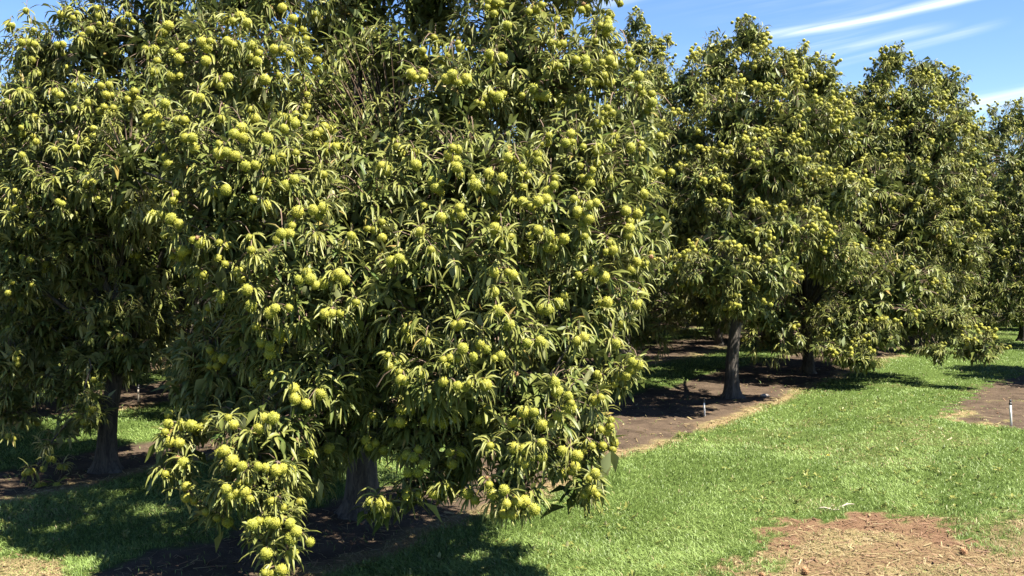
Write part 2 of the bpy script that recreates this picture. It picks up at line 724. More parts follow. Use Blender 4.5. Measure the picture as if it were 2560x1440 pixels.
POLY_RIGHT = [G(*q)[:2] for q in [(2352, 1052), (2395, 1008), (2440, 968), (2500, 948), (2620, 925), (2900, 930), (2900, 1085), (2560, 1075), (2420, 1062)]]
POLY_DEAD = [G(*q)[:2] for q in [(1900, 1318), (1960, 1302), (2080, 1298), (2180, 1292), (2210, 1278), (2250, 1292), (2380, 1294), (2395, 1330), (2450, 1350), (2500, 1388), (2700, 1400), (2800, 1620), (1780, 1620), (1800, 1446), (1880, 1420), (1915, 1390), (1925, 1360)]]
POLY_RED = [G(*q)[:2] for q in [(1900, 1318), (1960, 1302), (2080, 1298), (2180, 1292), (2210, 1278), (2250, 1292), (2380, 1294), (2395, 1330), (2440, 1355), (2380, 1362), (2250, 1338), (2120, 1322), (2020, 1325), (1985, 1360), (1925, 1365)]]
POLY_RSOIL = [G(*q)[:2] for q in [(2478, 1325), (2530, 1300), (2560, 1285), (2800, 1285), (2800, 1560), (2600, 1500), (2540, 1400)]]
POLY_LDRY = [G(*q)[:2] for q in [(-300, 1398), (60, 1398), (190, 1408), (215, 1450), (150, 1600), (-400, 1600)]]


def masks(x, y):
    """soil, dry straw and rust-brown cover at ground points, 0..1"""
    j1 = (fbm(x * 1.6, y * 1.6, 3) - 0.5)
    j2 = (fbm(x * 7, y * 7, 11, 3) - 0.5)
    dx = x - A0[0]
    dy = y - A0[1]
    v = dx * V[0] + dy * V[1]
    u = dx * U[0] + dy * U[1]
    e = j1 * 0.55 + j2 * 0.28
    wv = v - 4.2 * np.round(v / 4.2)
    row = np.where(v > -2.2, 1.0, 0.0)
    soil = sstep(-0.82, -0.68, wv + e * 0.8) * (1 - sstep(0.42, 0.62, wv + e - 1.0 * sstep(2.0, 5.5, u) - 0.5 * sstep(6.0, 14.0, v))) * row
    edge = np.exp(-((wv + 0.83 + e * 0.8) / 0.13) ** 2) * row * sstep(0.35, 0.55, fbm(x * 0.9, y * 0.9, 31) + 0.12)
    j3 = fbm(x * 19, y * 19, 15, 2) - 0.5
    jx, jy = x + j2 * 0.6 + j1 * 0.2 + j3 * 0.4, y + j1 * 0.5 - j2 * 0.45 - j3 * 0.4
    right = inpoly(jx, jy, POLY_RIGHT)
    cx, cy = np.mean(POLY_RIGHT, axis=0)
    rs = right * sstep(0.38, 0.56, fbm(x * 2.2, y * 2.2, 5) + 0.25 * sstep(6.6, 7.6, x))
    dead = inpoly(jx, jy, POLY_DEAD).astype(float)
    red = inpoly(jx, jy, POLY_RED) * 0.9 + dead * 0.55 * sstep(0.45, 0.62, fbm(x * 3, y * 3, 8))
    rsoil = inpoly(jx, jy, POLY_RSOIL).astype(float)
    ldry = inpoly(jx, jy, POLY_LDRY) * 0.75
    soil = np.maximum(soil, np.maximum(rs, rsoil * 0.6))
    dry = np.clip(np.maximum.reduce([edge * 0.95, right * (1 - rs) * 0.95, dead * 0.85, rsoil * 0.5, ldry]), 0, 1)
    dry = np.maximum(dry, 0.10 * sstep(0.62, 0.75, fbm(x * 0.7 + 9, y * 0.7, 41)) * (soil < 0.3))
    return soil, dry, np.clip(red, 0, 1)


def gheight(x, y, soil):
    h = (fbm(x * 0.35, y * 0.35, 71, 2) - 0.5) * 0.10
    h = h + soil * ((fbm(x * 3, y * 3, 72, 4) - 0.5) * 0.06 + (fbm(x * 14, y * 14, 75, 2) - 0.5) * 0.02)
    return h


gx = axis(-6.5, 9.5, 0.08, (-450, 450))
gy = axis(6.0, 20.0, 0.08, (-60, 900))
XX, YY = np.meshgrid(gx, gy)
gs, gd, gr = masks(XX, YY)
ZZ = gheight(XX, YY, gs)
nx, ny = len(gx), len(gy)
ii = (np.arange(ny - 1)[:, None] * nx + np.arange(nx - 1)[None, :]).ravel()
gq = np.stack([ii, ii + 1, ii + nx + 1, ii + nx], 1)
g_me = mesh_np('ground', np.stack([XX, YY, ZZ], -1).reshape(-1, 3), quads=gq, mat=M_GROUND,
               attrs={'soil': gs.ravel(), 'dry': gd.ravel(), 'red': gr.ravel()})
ground = obj('ground', g_me, kind='structure', label='orchard floor of mown grass lanes and bare brown soil strips')


def ground_z(x, y):
    x = np.atleast_1d(np.asarray(x, float))
    y = np.atleast_1d(np.asarray(y, float))
    s, _, _ = masks(x, y)
    return gheight(x, y, s)


# ------------------------------------------------------------------ trees
class Tree:
    pass


TREES = []


def lobe(px, py, dist, rx, rz, burr=1.0, dens=1.0, ry=None):
    c = P(px, py, dist)
    k = dist / FPX
    return dict(c=c, r=np.array([rx * k, (ry or (rx + rz) / 2) * k, rz * k]), burr=burr, dens=dens, front=True)


def mirrored(lobes, foot, rs):
    out = []
    for l in lobes:
        c = l['c'].copy()
        dy = foot[1] - c[1]
        if dy < 0.3:
            continue
        if c[2] < 0.9:
            continue
        m = dict(l)
        m['c'] = np.array([2 * foot[0] - c[0] + rs.normal(0, 0.15), 2 * foot[1] - c[1] + rs.normal(0, 0.2), c[2] + rs.normal(0, 0.1)])
        m['r'] = l['r'] * 1.05
        m['front'] = False
        m['dens'] = l['dens'] * 0.38
        out.append(m)
    return out


def generic_lobes(foot, H, R, rs, n=22):
    out = []
    for i in range(n):
        t = (i + 0.5) / n
        h = 1.0 + (H - 1.55) * t
        env = R * (math.sin(math.pi * min(1, 0.28 + 0.72 * t) ** 0.9) ** 0.7)
        a = i * 2.4 + rs.random()
        rr = (0.50 + 0.14 * rs.random()) * (1.05 - 0.40 * t)
        off = max(0.0, env - rr * 0.9)
        out.append(dict(c=np.array([foot[0] + off * math.cos(a), foot[1] + off * math.sin(a), h]),
                        r=np.array([rr, rr, rr * 1.05]) * 1.25, burr=1.0 if t > 0.15 else 0.5, dens=1.0, front=True))
    out.append(dict(c=np.array([foot[0], foot[1], H - 0.45]), r=np.array([0.35, 0.35, 0.5]), burr=1, dens=1.2, front=True))
    out.append(dict(c=np.array([foot[0], foot[1], H * 0.6]), r=np.array([R * .55, R * .55, H * 0.26]), burr=0.2, dens=0.8, front=True))
    return out


def ray_depth(px, py, lobes):
    """depth at which the line of sight first meets one of the lobes, or None"""
    d = ray(px, py)
    best = None
    for l in lobes:
        o = (CAMP - l['c']) / l['r']
        q = d / l['r']
        a = q @ q
        b = o @ q
        c = o @ o - 1
        disc = b * b - a * c
        if disc < 0:
            continue
        t = (-b - math.sqrt(disc)) / a
        if t > 0 and (best is None or t * d[1] < best):
            best = t * d[1]
    return best


def build_shoots(T, lobes, rho, burr_p, px_burrs=None, brown=None, leaf_ns=3, leaf_scale=1.0, burr_r=0.043, inner=0.3, cl_px=44, clump=0.2, gap=0.37):
    """fill a tree's leaf, burr and twig arrays from its foliage masses"""
    params, deep, tw0, tw1, tw2 = [], [], [], [], []
    nodes_b, dirs_b, nodes_l, dirs_l, back_l = [], [], [], [], []
    anchors = []
    # surface shoots
    for i, l in enumerate(lobes):
        r = l['r']
        area = 4 * math.pi * ((r[0] * r[1]) ** 1.6 / 3 + (r[0] * r[2]) ** 1.6 / 3 + (r[1] * r[2]) ** 1.6 / 3) ** (1 / 1.6)
        n = max(4, int(area * rho * l['dens']))
        u = rand_dirs(n)
        p = l['c'] + u * r * rng.uniform(0.9, 1.1, (n, 1))
        keep = np.ones(n, bool)
        for j, m in enumerate(lobes):
            if j != i:
                q = (p - m['c']) / m['r']
                keep &= (q * q).sum(1) > 0.72
        keep &= p[:, 2] > 0.35
        keep &= noise3(p, clump, i % 5) > gap
        p, u = p[keep], u[keep]
        nn = nrm(u / r)
        pb = burr_p * l['burr'] * np.clip(0.55 + 0.6 * nn[:, 2] + 0.25 * nn[:, 0], 0.1, 1.2)
        isb = rng.random(len(p)) < pb
        if px_burrs is not None and l['front']:
            isb &= (nn[:, 1] > 0.15)          # on the seen side the burrs come from the survey below
        for sel, nl, dl in ((isb, nodes_b, dirs_b), (~isb, nodes_l, dirs_l)):
            if sel.any():
                nl.append(p[sel])
                dl.append(nn[sel])
                if nl is nodes_l:
                    back_l.append(np.full(int(sel.sum()), not l['front']) | (nn[sel][:, 1] > 0.55))
        anchors.append(p * 0 + l['c'])
        tw0.append(l['c'] + (p - l['c']) * 0.45)
        tw1.append(l['c'] + (p - l['c']) * 0.82 + np.array([0, 0, 0.06]))
        tw2.append(p - nn * 0.02)
    bursts = []
    if nodes_b:
        nb, db = np.concatenate(nodes_b), np.concatenate(dirs_b)
        for p, d in zip(nb, db):
            k = rng.choice([1, 2, 3, 3, 4, 5])
            c = p + d * 0.06
            pts = [c]
            while len(pts) < k:
                q = pts[rng.integers(len(pts))] + nrm(rng.normal(size=3) * np.array([1, 1, 0.8])) * burr_r * 1.85
                if min(np.linalg.norm(q - o) for o in pts) > burr_r * 1.5:
                    pts.append(q)
            for q in pts:
                bursts.append((q[0], q[1], q[2], burr_r * rng.uniform(0.68, 1.1), 0))
            nodes_b_c = c
        nodeB = nb + np.array([0, 0, 0.045]) - db * 0.02
        dirB = nrm(db * 0.8 + rng.normal(0, 0.3, db.shape) + np.array([0, 0, 0.1]))
        bl = [(nodeB, dirB)]
    else:
        bl = []
    # surveyed burrs (photo direction, depth from the foliage they hang on)
    if px_burrs is not None:
        front = [l for l in lobes if l['front']]
        pts = []
        for (x, y, br) in px_burrs:
            dpt = ray_depth(x, y, front)
            if dpt is None:
                cs = [(math.hypot(*(np.array(project(l['c'])[:2]) - (x, y))), l['c'][1]) for l in front]
                dpt = min(cs)[1] - 0.1
            pts.append((x, y, dpt - 0.15, br))
        left = list(range(len(pts)))
        while left:
            s = left.pop(0)
            grp = [s]
            for o in list(left):
                if math.hypot(pts[o][0] - pts[s][0], pts[o][1] - pts[s][1]) < cl_px:
                    grp.append(o)
                    left.remove(o)
            dm = float(np.mean([pts[g][2] for g in grp]))
            cpt = []
            for g in grp:
                q = P(pts[g][0], pts[g][1], dm + rng.uniform(-0.05, 0.05))
                rr = burr_r * rng.uniform(0.7, 1.12)
                bursts.append((q[0], q[1], q[2], rr * (0.55 if pts[g][3] else 1), pts[g][3]))
                cpt.append(q)
            cm = np.mean(cpt, axis=0)
            top = max(q[2] for q in cpt)
            toward = nrm(CAMP - cm)
            node = np.array([cm[0], cm[1], 0.5 * (top + cm[2]) + 0.03]) - toward * rng.uniform(0.01, 0.07) + rng.normal(0, 0.012, 3)
            dirn = nrm(toward * 0.75 + np.array([0.1, 0, 0.35]) + rng.normal(0, 0.3, 3))
            bl.append((node[None], dirn[None]))
            # the twig that carries the cluster comes out of the mass behind it
            src = cm + (-toward) * 0.42 + np.array([0, 0, 0.05]) + rng.normal(0, 0.08, 3)
            tw0.append(src[None])
            tw1.append((0.5 * (src + node) + np.array([0, 0, 0.1]))[None])
            tw2.append(node[None])
            for q in cpt:                       # short stalks to every burr
                tw0.append(node[None])
                tw1.append((0.5 * (node + q) + np.array([0, 0, 0.02]))[None])
                tw2.append(q[None])
    if bl:
        nodeB = np.concatenate([b[0] for b in bl])
        dirB = np.concatenate([b[1] for b in bl])
        params.append(cluster_leaves(nodeB, dirB, rng.integers(13, 19, len(nodeB)), (1.15, 0.35), (0.125 * leaf_scale, 0.20 * leaf_scale),
                                     (0.0095 * leaf_scale, 0.0145 * leaf_scale), (0.7, 2.7), (0.55, 1.15), 0.07, 0.45, (0.72, 0.2)))
    if nodes_l:
        nl, dl = np.concatenate(nodes_l), np.concatenate(dirs_l)
        dl = nrm(dl * 0.75 + rng.normal(0, 0.35, dl.shape) + np.array([0, 0, 0.18]))
        bk = np.concatenate(back_l)
        broad_ = rng.random(len(nl)) < 0.55
        for sel, W, fold, dr, hue, dest in ((broad_ & ~bk, (0.0135, 0.021), (0.1, 0.55), (0.4, 1.6), (0.34, 0.22), params),
                                            (~broad_ & ~bk, (0.009, 0.014), (0.45, 1.0), (0.9, 2.6), (0.62, 0.22), params),
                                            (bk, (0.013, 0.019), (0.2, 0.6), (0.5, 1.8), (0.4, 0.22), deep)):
            if sel.any():
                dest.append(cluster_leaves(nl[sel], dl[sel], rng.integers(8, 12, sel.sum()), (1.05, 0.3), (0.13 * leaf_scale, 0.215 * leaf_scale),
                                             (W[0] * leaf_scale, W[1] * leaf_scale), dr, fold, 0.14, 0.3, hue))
    # inner foliage
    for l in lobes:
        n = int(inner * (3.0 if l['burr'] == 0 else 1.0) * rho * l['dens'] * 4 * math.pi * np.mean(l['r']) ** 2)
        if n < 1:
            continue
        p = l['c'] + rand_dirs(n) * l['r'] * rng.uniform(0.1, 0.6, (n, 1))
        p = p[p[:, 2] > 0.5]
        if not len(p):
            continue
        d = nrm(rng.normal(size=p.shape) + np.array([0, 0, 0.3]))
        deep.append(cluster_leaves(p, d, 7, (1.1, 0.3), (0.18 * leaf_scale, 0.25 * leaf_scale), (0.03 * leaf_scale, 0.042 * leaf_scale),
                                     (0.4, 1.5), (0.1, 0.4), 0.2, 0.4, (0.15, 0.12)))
    pr = cat_params(params)
    T.hue, T.tone = pr.pop('hue'), pr.pop('tone')
    T.ns = leaf_ns
    T.lv = leaf_verts(ns=leaf_ns, wav=rng.normal(0, 0.16, (len(pr['base']), 4)), **pr)
    T.deep = None
    if deep:
        dp = cat_params(deep)
        T.dhue, T.dtone = dp.pop('hue'), dp.pop('tone')
        T.deep = leaf_verts(ns=1, wav=rng.normal(0, 0.16, (len(dp['base']), 4)), **dp)
    T.burrs = np.array(bursts) if bursts else np.zeros((0, 5))
    T.tw = (np.concatenate(tw0), np.concatenate(tw1), np.concatenate(tw2))
    T.lobes = lobes


def trunk_geo(foot, height, r, lean, seed, sides=28):
    """tapered trunk with flared root collar and furrows"""
    lr = np.random.default_rng(seed)
    rings = 26
    vs = []
    ph = lr.random(6) * 6.28
    for i in range(rings):
        t = i / (rings - 1)
        z = -0.12 + (height + 0.12) * t
        flare = 1 + 0.42 * math.exp(-max(z, 0) / 0.07) + 0.16 * math.exp(-max(z, 0) / 0.4)
        rad = r * (1 - 0.28 * t) * flare
        cx = foot[0] + lean[0] * t * t + 0.02 * math.sin(4 * t + ph[0])
        cy = foot[1] + lean[1] * t * t + 0.02 * math.sin(5 * t + ph[1])
        for k in range(sides):
            a = 2 * math.pi * k / sides
            root = math.exp(-max(z, 0) / 0.16) * (0.32 * max(0, math.sin(3 * a + ph[2])) + 0.2 * max(0, math.sin(5 * a + ph[3])))
            fur = 0.035 * math.sin(9 * a + ph[4] + 1.5 * t) + 0.022 * lr.normal()
            rr = rad * (1 + root + fur)
            vs.append((cx + rr * math.cos(a), cy + rr * math.sin(a), z))
    q = []
    for i in range(rings - 1):
        for k in range(sides):
            k2 = (k + 1) % sides
            q.append((i * sides + k, i * sides + k2, (i + 1) * sides + k2, (i + 1) * sides + k))
    top = len(vs)
    vs.append((foot[0] + lean[0], foot[1] + lean[1], height + 0.03))
    t3 = [((rings - 1) * sides + k, (rings - 1) * sides + (k + 1) % sides, top) for k in range(sides)]
    return np.array(vs), q, t3


def leaf_mesh(T, sel, origin, name, deep=False):
    verts, quads, tris, tone, hue, ribs = [], [], [], [], [], []
    base = 0
    sets = [(T.lv[sel], T.ns, T.tone[sel], T.hue[sel])]
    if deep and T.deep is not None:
        sets.append((T.deep, 1, T.dtone, T.dhue))
    for lv, ns, to, hu in sets:
        v = lv - origin
        n, k = v.shape[:2]
        t, q = leaf_faces(ns)
        off = (base + np.arange(n) * k)[:, None, None]
        rib = np.zeros(k)
        rib[0] = rib[-1] = 1
        rib[2:-1:3] = 1
        verts.append(v.reshape(-1, 3))
        if len(q):
            quads.append((q[None] + off).reshape(-1, 4))
        tris.append((t[None] + off).reshape(-1, 3))
        tone.append(np.repeat(to, k))
        hue.append(np.repeat(hu, k))
        ribs.append(np.tile(rib, n))
        base += n * k
    return mesh_np(name, np.concatenate(verts), quads=np.concatenate(quads) if quads else None, tris=np.concatenate(tris), mat=M_LEAF,
                   attrs={'tone': np.concatenate(tone), 'hue': np.concatenate(hue), 'rib': np.concatenate(ribs)})


def burr_mass_mesh(bs, origin, name):
    v, f, a = LOWBURR
    N = len(bs)
    ang = rng.random(N) * 6.28
    ca, sa = np.cos(ang), np.sin(ang)
    R = np.zeros((N, 3, 3))
    R[:, 0, 0], R[:, 0, 1], R[:, 1, 0], R[:, 1, 1], R[:, 2, 2] = ca, -sa, sa, ca, 1
    vv = np.einsum('nij,kj->nki', R, v) * bs[:, 3][:, None, None] + (bs[:, :3] - origin)[:, None]
    ff = f[None] + (np.arange(N) * len(v))[:, None, None]
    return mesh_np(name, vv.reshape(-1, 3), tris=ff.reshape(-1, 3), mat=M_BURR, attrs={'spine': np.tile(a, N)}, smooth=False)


def wood(T, root, origin, height, r, lean, seed, limbs=True):
    v, q, t = trunk_geo(T.foot - origin[:2], height, r, lean, seed)
    obj('trunk', mesh_np('trunk', v, quads=q, tris=t, mat=M_BARK), root)
    lr = np.random.default_rng(seed + 5)
    if not limbs:
        return
    top = np.array([T.foot[0] + lean[0], T.foot[1] + lean[1], height])
    for l in T.lobes:
        c = l['c']
        if c[2] < 0.8 and np.mean(l['r']) < 0.2:
            continue
        f0 = top + np.array([0, 0, -0.12 - 0.25 * lr.random()])
        r0 = r * 0.36
        if c[2] < height + 0.7:           # low boughs branch off from higher ones
            hi = [m['c'] for m in T.lobes if m['c'][2] > c[2] + 0.3]
            if hi:
                f0 = min(hi, key=lambda m: np.linalg.norm(m - c))
                r0 = 0.009
        hor = c - f0
        mid = f0 + hor * np.array([0.45, 0.45, 0.45]) + np.array([0, 0, 0.35 + 0.12 * abs(hor[0])]) * min(1, r0 / 0.03) + lr.normal(0, 0.22, 3)
        ts = np.linspace(0, 1, 9)[:, None]
        pts = (1 - ts) ** 2 * f0 + 2 * ts * (1 - ts) * mid + ts * ts * c + lr.normal(0, 0.018, (9, 3)) * ts
        rad = np.linspace(r0, 0.01, 9)
        lv, lq, lt = tube(pts - origin, rad, 8, 0.12, int(lr.integers(1e6)))
        obj('limb', mesh_np('limb', lv, quads=lq, tris=lt, mat=M_BARK), root)


def start_tree(foot, **kw):
    T = Tree()
    T.foot = np.array(foot, float)
    for k, v in kw.items():
        setattr(T, k, v)
    return T


# survey of the burrs on the two nearest trees, from enlargements of the photograph
Z1A = "1410,40 1130,100 1165,105 1200,85 1235,115 1465,95 1495,105 1455,140 1525,165 1530,195 1500,237 840,130 820,160 802,198 770,250 785,305 768,360 862,262 915,240 895,295 895,380 855,380 725,245 1010,210 1050,205 1035,240 1030,305 1135,205 1165,225 1260,230 1255,285 1285,305 1295,265 1370,245 1412,245 1447,275 1580,72 1055,385 1085,410 1138,390 1018,435 1105,430 1250,395 1325,400 1395,378 970,490 1000,490 1538,430 1535,472 1500,395 1338,522 1250,548 1270,592 1107,594 1210,645 1170,670 1215,690 1335,693 1535,535 1478,570 1440,598 1420,645 1475,620 1545,688 1580,672 1595,655 1620,635 1660,650 1680,735 1645,765 1635,810b 1615,872 1095,720 1095,768 1135,760 1175,780 1225,830 1278,825 825,785 840,820 845,705 790,730 870,735 925,690 960,690 970,740 740,595 770,560 782,590 802,618 885,603 922,602 825,520 1325,915 1428,928 1470,900 1480,765 1370,800 1410,780 785,935 878,970 865,1003 1080,957 1130,950 1040,985 1265,995 1330,1030 765,1078 812,1075 855,1095 895,1120 820,1175 875,1190 1030,1200 1245,1188 1255,1250 1095,1213 1135,1230 1000,1215 965,1200 985,1190b 910,1255 940,1250 870,1248b 860,1280 900,1280 1490,1060 1565,1050 1612,1040 1598,1078 1460,1105 1405,1168 1445,1168 1460,1130 1385,1200 985,1362 1020,1375 1195,1360 1205,1395 1280,1300 1090,1290 1125,1320 1535,1365 1550,1395 1495,1400 1690,1370 1575,1425 1620,1415 1755,1180 1575,1190"
Z2A = "835,35 870,38 905,20 870,68 840,5 880,10 935,128 1045,60 1080,45 1110,25 1185,100 1305,50 1335,38 1318,20b 1255,15 1155,212 1187,220 1213,220 1440,95 1440,120 1405,130 1440,140 1380,155 1380,205 1430,160 1325,300 1335,330 1280,300 1198,330 1170,330 1448,265 1448,300 1410,310 1465,325 1425,345 1445,378 1420,378 1448,410 1412,410 1378,410 1347,410 570,188 590,215 512,255 520,285 577,252 640,278 632,310 690,215 700,242 605,300 672,348 660,373 632,395 672,405 695,415 730,395 518,365 455,370 485,395 515,390 845,270 870,272b 910,290 848,300 228,182 860,470 890,487 830,490 915,470 783,512 810,522 1065,445 1010,477 1085,480 1110,485 1130,480 1305,490 1438,540 1420,572 1395,618 1430,605 1460,565 1145,680 1140,715 1103,720 1255,670 1260,710 1228,715 1315,735 1470,685 1460,715 1370,740 1400,745 1385,760 1605,720 1608,745 1553,740 1700,680 1640,550 1600,440 1590,380 1610,465 1660,470 1660,515 1545,275 1555,315 375,710 390,735 407,765 478,757 663,740 690,748 640,775 678,798 668,825 685,838 697,875 480,825 765,690b 305,830 330,850 940,788 985,800 1010,838 1010,880 1040,880 1045,770 1088,770 1088,803 1015,935 910,888 845,870 760,890 565,910 605,915 577,938 600,958 775,925 835,938 870,950 970,1003 1015,1008 1055,1035 1090,1008 1270,995 1300,1015 1175,890 1170,928 1140,955 1130,995 1315,890 1350,880 1363,850 1385,815 1300,830 1350,920 1450,890 1655,880 1670,850 1590,915 1620,970 1610,1045 1530,1055 1585,1070 1380,1015 1350,1025 1330,1070 1290,1060 1345,1095 1315,1120 1310,1150 1320,1180 1550,1110 1545,1145 1540,1175 695,1040 700,1075 665,1075 520,1028 605,1088 310,1110 240,1145 275,1150 310,1190 155,1180 395,1293 355,1308 500,1160 555,1250 875,1143 870,1180 920,1190 950,1182 920,1220 1090,1148 1052,1178 1145,1178 1220,1195 1185,1210 1140,1235 1175,1235 1070,1250 1465,1250 1430,1260 1450,1215 1585,1310 1555,1350 1655,1285b 1365,1355 1290,1375 1420,1385 940,1360 870,1360 965,1375 95,1370 70,1385 125,1400"
Z5A = "180,72 60,130 20,130 100,128 705,180 680,190 870,20 945,185 890,115 1110,108 1140,110 1218,38 1190,75 1405,75 1435,72 1580,85 1595,70 1510,180 470,195 430,205 442,248 528,270 340,340 382,380 350,390 395,420 405,460 430,465 508,432 712,303 800,280 830,305 765,345 690,350 650,350 615,360 630,380 900,338 872,352 1035,275 1100,270 1320,250 1285,265 1480,280 980,432b 615,467 685,490 725,497 750,480 805,480 830,485 445,562 400,605 420,612 455,610 360,672 403,670 525,655 568,657 615,673 678,655 833,600 795,657 830,650 265,638 1385,435 1170,475 1185,518 1240,540 1255,575 1250,600 1495,440 1530,438 1555,410 1590,385 1560,370 1475,480 1435,485 1375,560 1405,548 1020,620 1070,622 1105,683 1147,682 1190,640 965,670 232,760 247,792 278,775 318,808 490,808 435,835 468,845 400,845 520,880 490,918 440,920 690,812 712,818 650,820 660,880 850,790 1108,775 970,800 1018,810 1065,845 1110,845 1000,855 1025,878 1210,815 1328,780 1310,812 1285,840 1360,790 1415,790 1405,708 1435,712 1450,690 1455,660 1275,895 1260,915 1215,928 1375,930 1350,955 1355,1005 1322,1030 1385,1035 1360,1050 435,1012 430,1040 490,1030 610,1000 570,1030 635,985 835,950b 845,985 920,1010 740,1030 860,1030 775,1060 985,1068 1022,1068 930,1080 920,1130 960,1130 1070,1110 248,1070 305,1078 345,1085 330,1125 280,1095"
Z4A = "1235,10 1110,45 1040,100 1255,90 1375,105 1350,125 1445,100 1315,215 1280,190 1395,225 1410,250 1308,272 1350,290 1390,305 1350,330 1050,310 1075,340 1120,350 1050,390 1085,390 1470,505 1475,555 1600,530 1530,580 1680,635 1140,648 1168,685 1325,655 1365,650 1295,700 910,685 955,688 840,680 825,720 850,770 895,775 1120,815 1095,825 1160,865 1150,890 1210,892 1290,893 1330,900 1380,912 1412,905 1455,910 1520,820 1550,830 1645,800 915,875 890,850b 825,930 1195,970 1245,965 1130,1005 1150,1040 1180,1020 1225,1020 1250,1055 1355,1065 1500,1068 1415,1098 1455,1112 1085,1150 1030,1120 1140,1170 1260,1185 1295,1165 1345,1170 1380,1175 1450,1180 1480,1220 1455,1255 1330,1330 1325,1425 1365,1430 1410,1412 1550,1270 1460,1330 930,1050 970,1065 930,990"
Z1L = "40,120 60,130 45,150 130,55 170,150 110,212 150,215 175,222 315,268 315,222 285,225 300,70 335,75 365,90 385,65 350,50 450,150 410,175 405,205 160,300 190,368 100,455 40,515 145,488 170,588 105,638 115,668 165,680 180,710 275,460 300,477 370,543 440,512 440,540 410,560 505,430 545,425 530,475 555,475 375,430 408,388 485,40 490,80 495,120 550,125 620,105 665,110 640,75 690,495 560,565 550,630 465,642 430,705 380,690 380,740 465,680 435,720 550,715 270,747 110,778 440,878 515,868 550,845 465,912 470,950 430,920 275,905 290,1010 310,1020 75,955 140,972 105,1008 40,1005 75,1043 45,1085 155,1075 150,1148 60,1410 160,1425 110,1285 150,1298 700,745 640,1025 490,1000 430,980 660,1270 690,1275"
Z4L = "85,325 85,355 90,380 440,600 465,608 445,630 388,640 420,670 455,680 45,745 65,755 245,855 268,858 300,895 325,895 215,905 120,930 145,920 160,915 190,990 215,990 205,1015 285,990 115,75 105,100 600,250 630,250 40,25"


def survey(s, ox, oy):
    out = []
    for t in s.split():
        br = t.endswith('b')
        x, y = t.rstrip('b').split(',')
        out.append((ox + int(x) / 2, oy + int(y) / 2, 1 if br else 0))
    return out


BURR_A = survey(Z1A, 0, 0) + survey(Z2A, 800, 0) + survey(Z5A, 800, 720) + survey(Z4A, 0, 720)
BURR_L = survey(Z1L, 0, 0) + survey(Z4L, 0, 720)

# --- big tree nearest the lane
TA = start_tree(A0, key='A')
LA = [lobe(*q) for q in [
    (600, 160, 7.9, 190, 140), (520, 330, 7.6, 160, 150), (640, 430, 7.3, 220, 170), (560, 560, 7.3, 170, 140), (760, 600, 7.1, 200, 150),
    (1270, 60, 8.2, 150, 110), (1330, 190, 8.1, 220, 140), (1480, 150, 8.3, 80, 130), (1560, 330, 8.2, 90, 160), (1450, 400, 7.8, 190, 150),
    (1150, 230, 7.9, 160, 130), (1180, 420, 7.5, 210, 150), (1400, 560, 7.5, 220, 150), (1590, 560, 8.0, 90, 150), (960, 400, 7.9, 190, 110, 0.3),
    (950, 520, 7.4, 220, 140, 0.7), (1130, 640, 7.1, 230, 150), (1480, 720, 7.6, 150, 130), (760, 740, 6.95, 190, 120), (600, 690, 7.2, 120, 90),
    (960, 730, 7.0, 190, 130), (1230, 800, 7.0, 200, 130), (1430, 850, 7.3, 150, 110), (1550, 915, 7.4, 60, 70), (1140, 930, 6.9, 190, 120),
    (1350, 980, 7.0, 170, 110), (1310, 1110, 6.9, 150, 100), (1270, 1220, 6.8, 90, 75), (1460, 1180, 7.0, 55, 90), (1480, 1050, 7.1, 50, 70),
    (790, 930, 7.0, 130, 110, 0.6), (650, 850, 7.1, 90, 100), (660, 1080, 6.85, 150, 110), (640, 1200, 6.75, 130, 90), (690, 1330, 6.6, 75, 90),
    (450, 1130, 7.0, 55, 95), (500, 1030, 7.3, 60, 60, 0.3), (530, 1270, 6.9, 55, 40), (1050, 1090, 7.2, 110, 90), (1060, 1200, 7.1, 70, 55),
    (957, 1262, 6.95, 38, 32), (690, 1420, 6.55, 45, 40), (520, 900, 7.6, 60, 110, 0.1), (840, 1100, 7.5, 70, 70, 0.3), (1000, 850, 7.3, 140, 90, 0.4),
    (820, 300, 8.4, 120, 120, 0.2), (1000, 150, 8.9, 150, 110, 0.1), (860, 100, 8.8, 90, 110, 0.1), (870, 1010, 7.6, 110, 75, 0.2), (960, 1060, 7.4, 85, 60, 0.3), (775, 1180, 7.3, 60, 60, 0.4), (900, 930, 7.4, 120, 80, 0.3),
    (560, 960, 7.5, 80, 80, 0.1), (470, 930, 7.8, 50, 90, 0.1), (1185, 1060, 7.2, 85, 80, 0.4), (1150, 1160, 7.3, 60, 50, 0.3), (900, -20, 9.2, 130, 90, 0.1), (1070, 20, 9.3, 100, 80, 0.1)]]
LA += [lobe(*q) for q in [(640, -40, 8.4, 210, 130), (1330, -120, 8.5, 240, 150), (980, -260, 9.0, 280, 190), (1000, 480, 8.9, 430, 380, 0.0, 0.6)]]
LA += mirrored(LA[:40:2], A0, np.random.default_rng(3))
for l_ in LA[:42] + LA[46:48]:
    l_['r'] = l_['r'] * 0.88
build_shoots(TA, LA, 46, 0.35, BURR_A, leaf_ns=3, burr_r=0.043, inner=0.6, leaf_scale=0.93, gap=0.38)

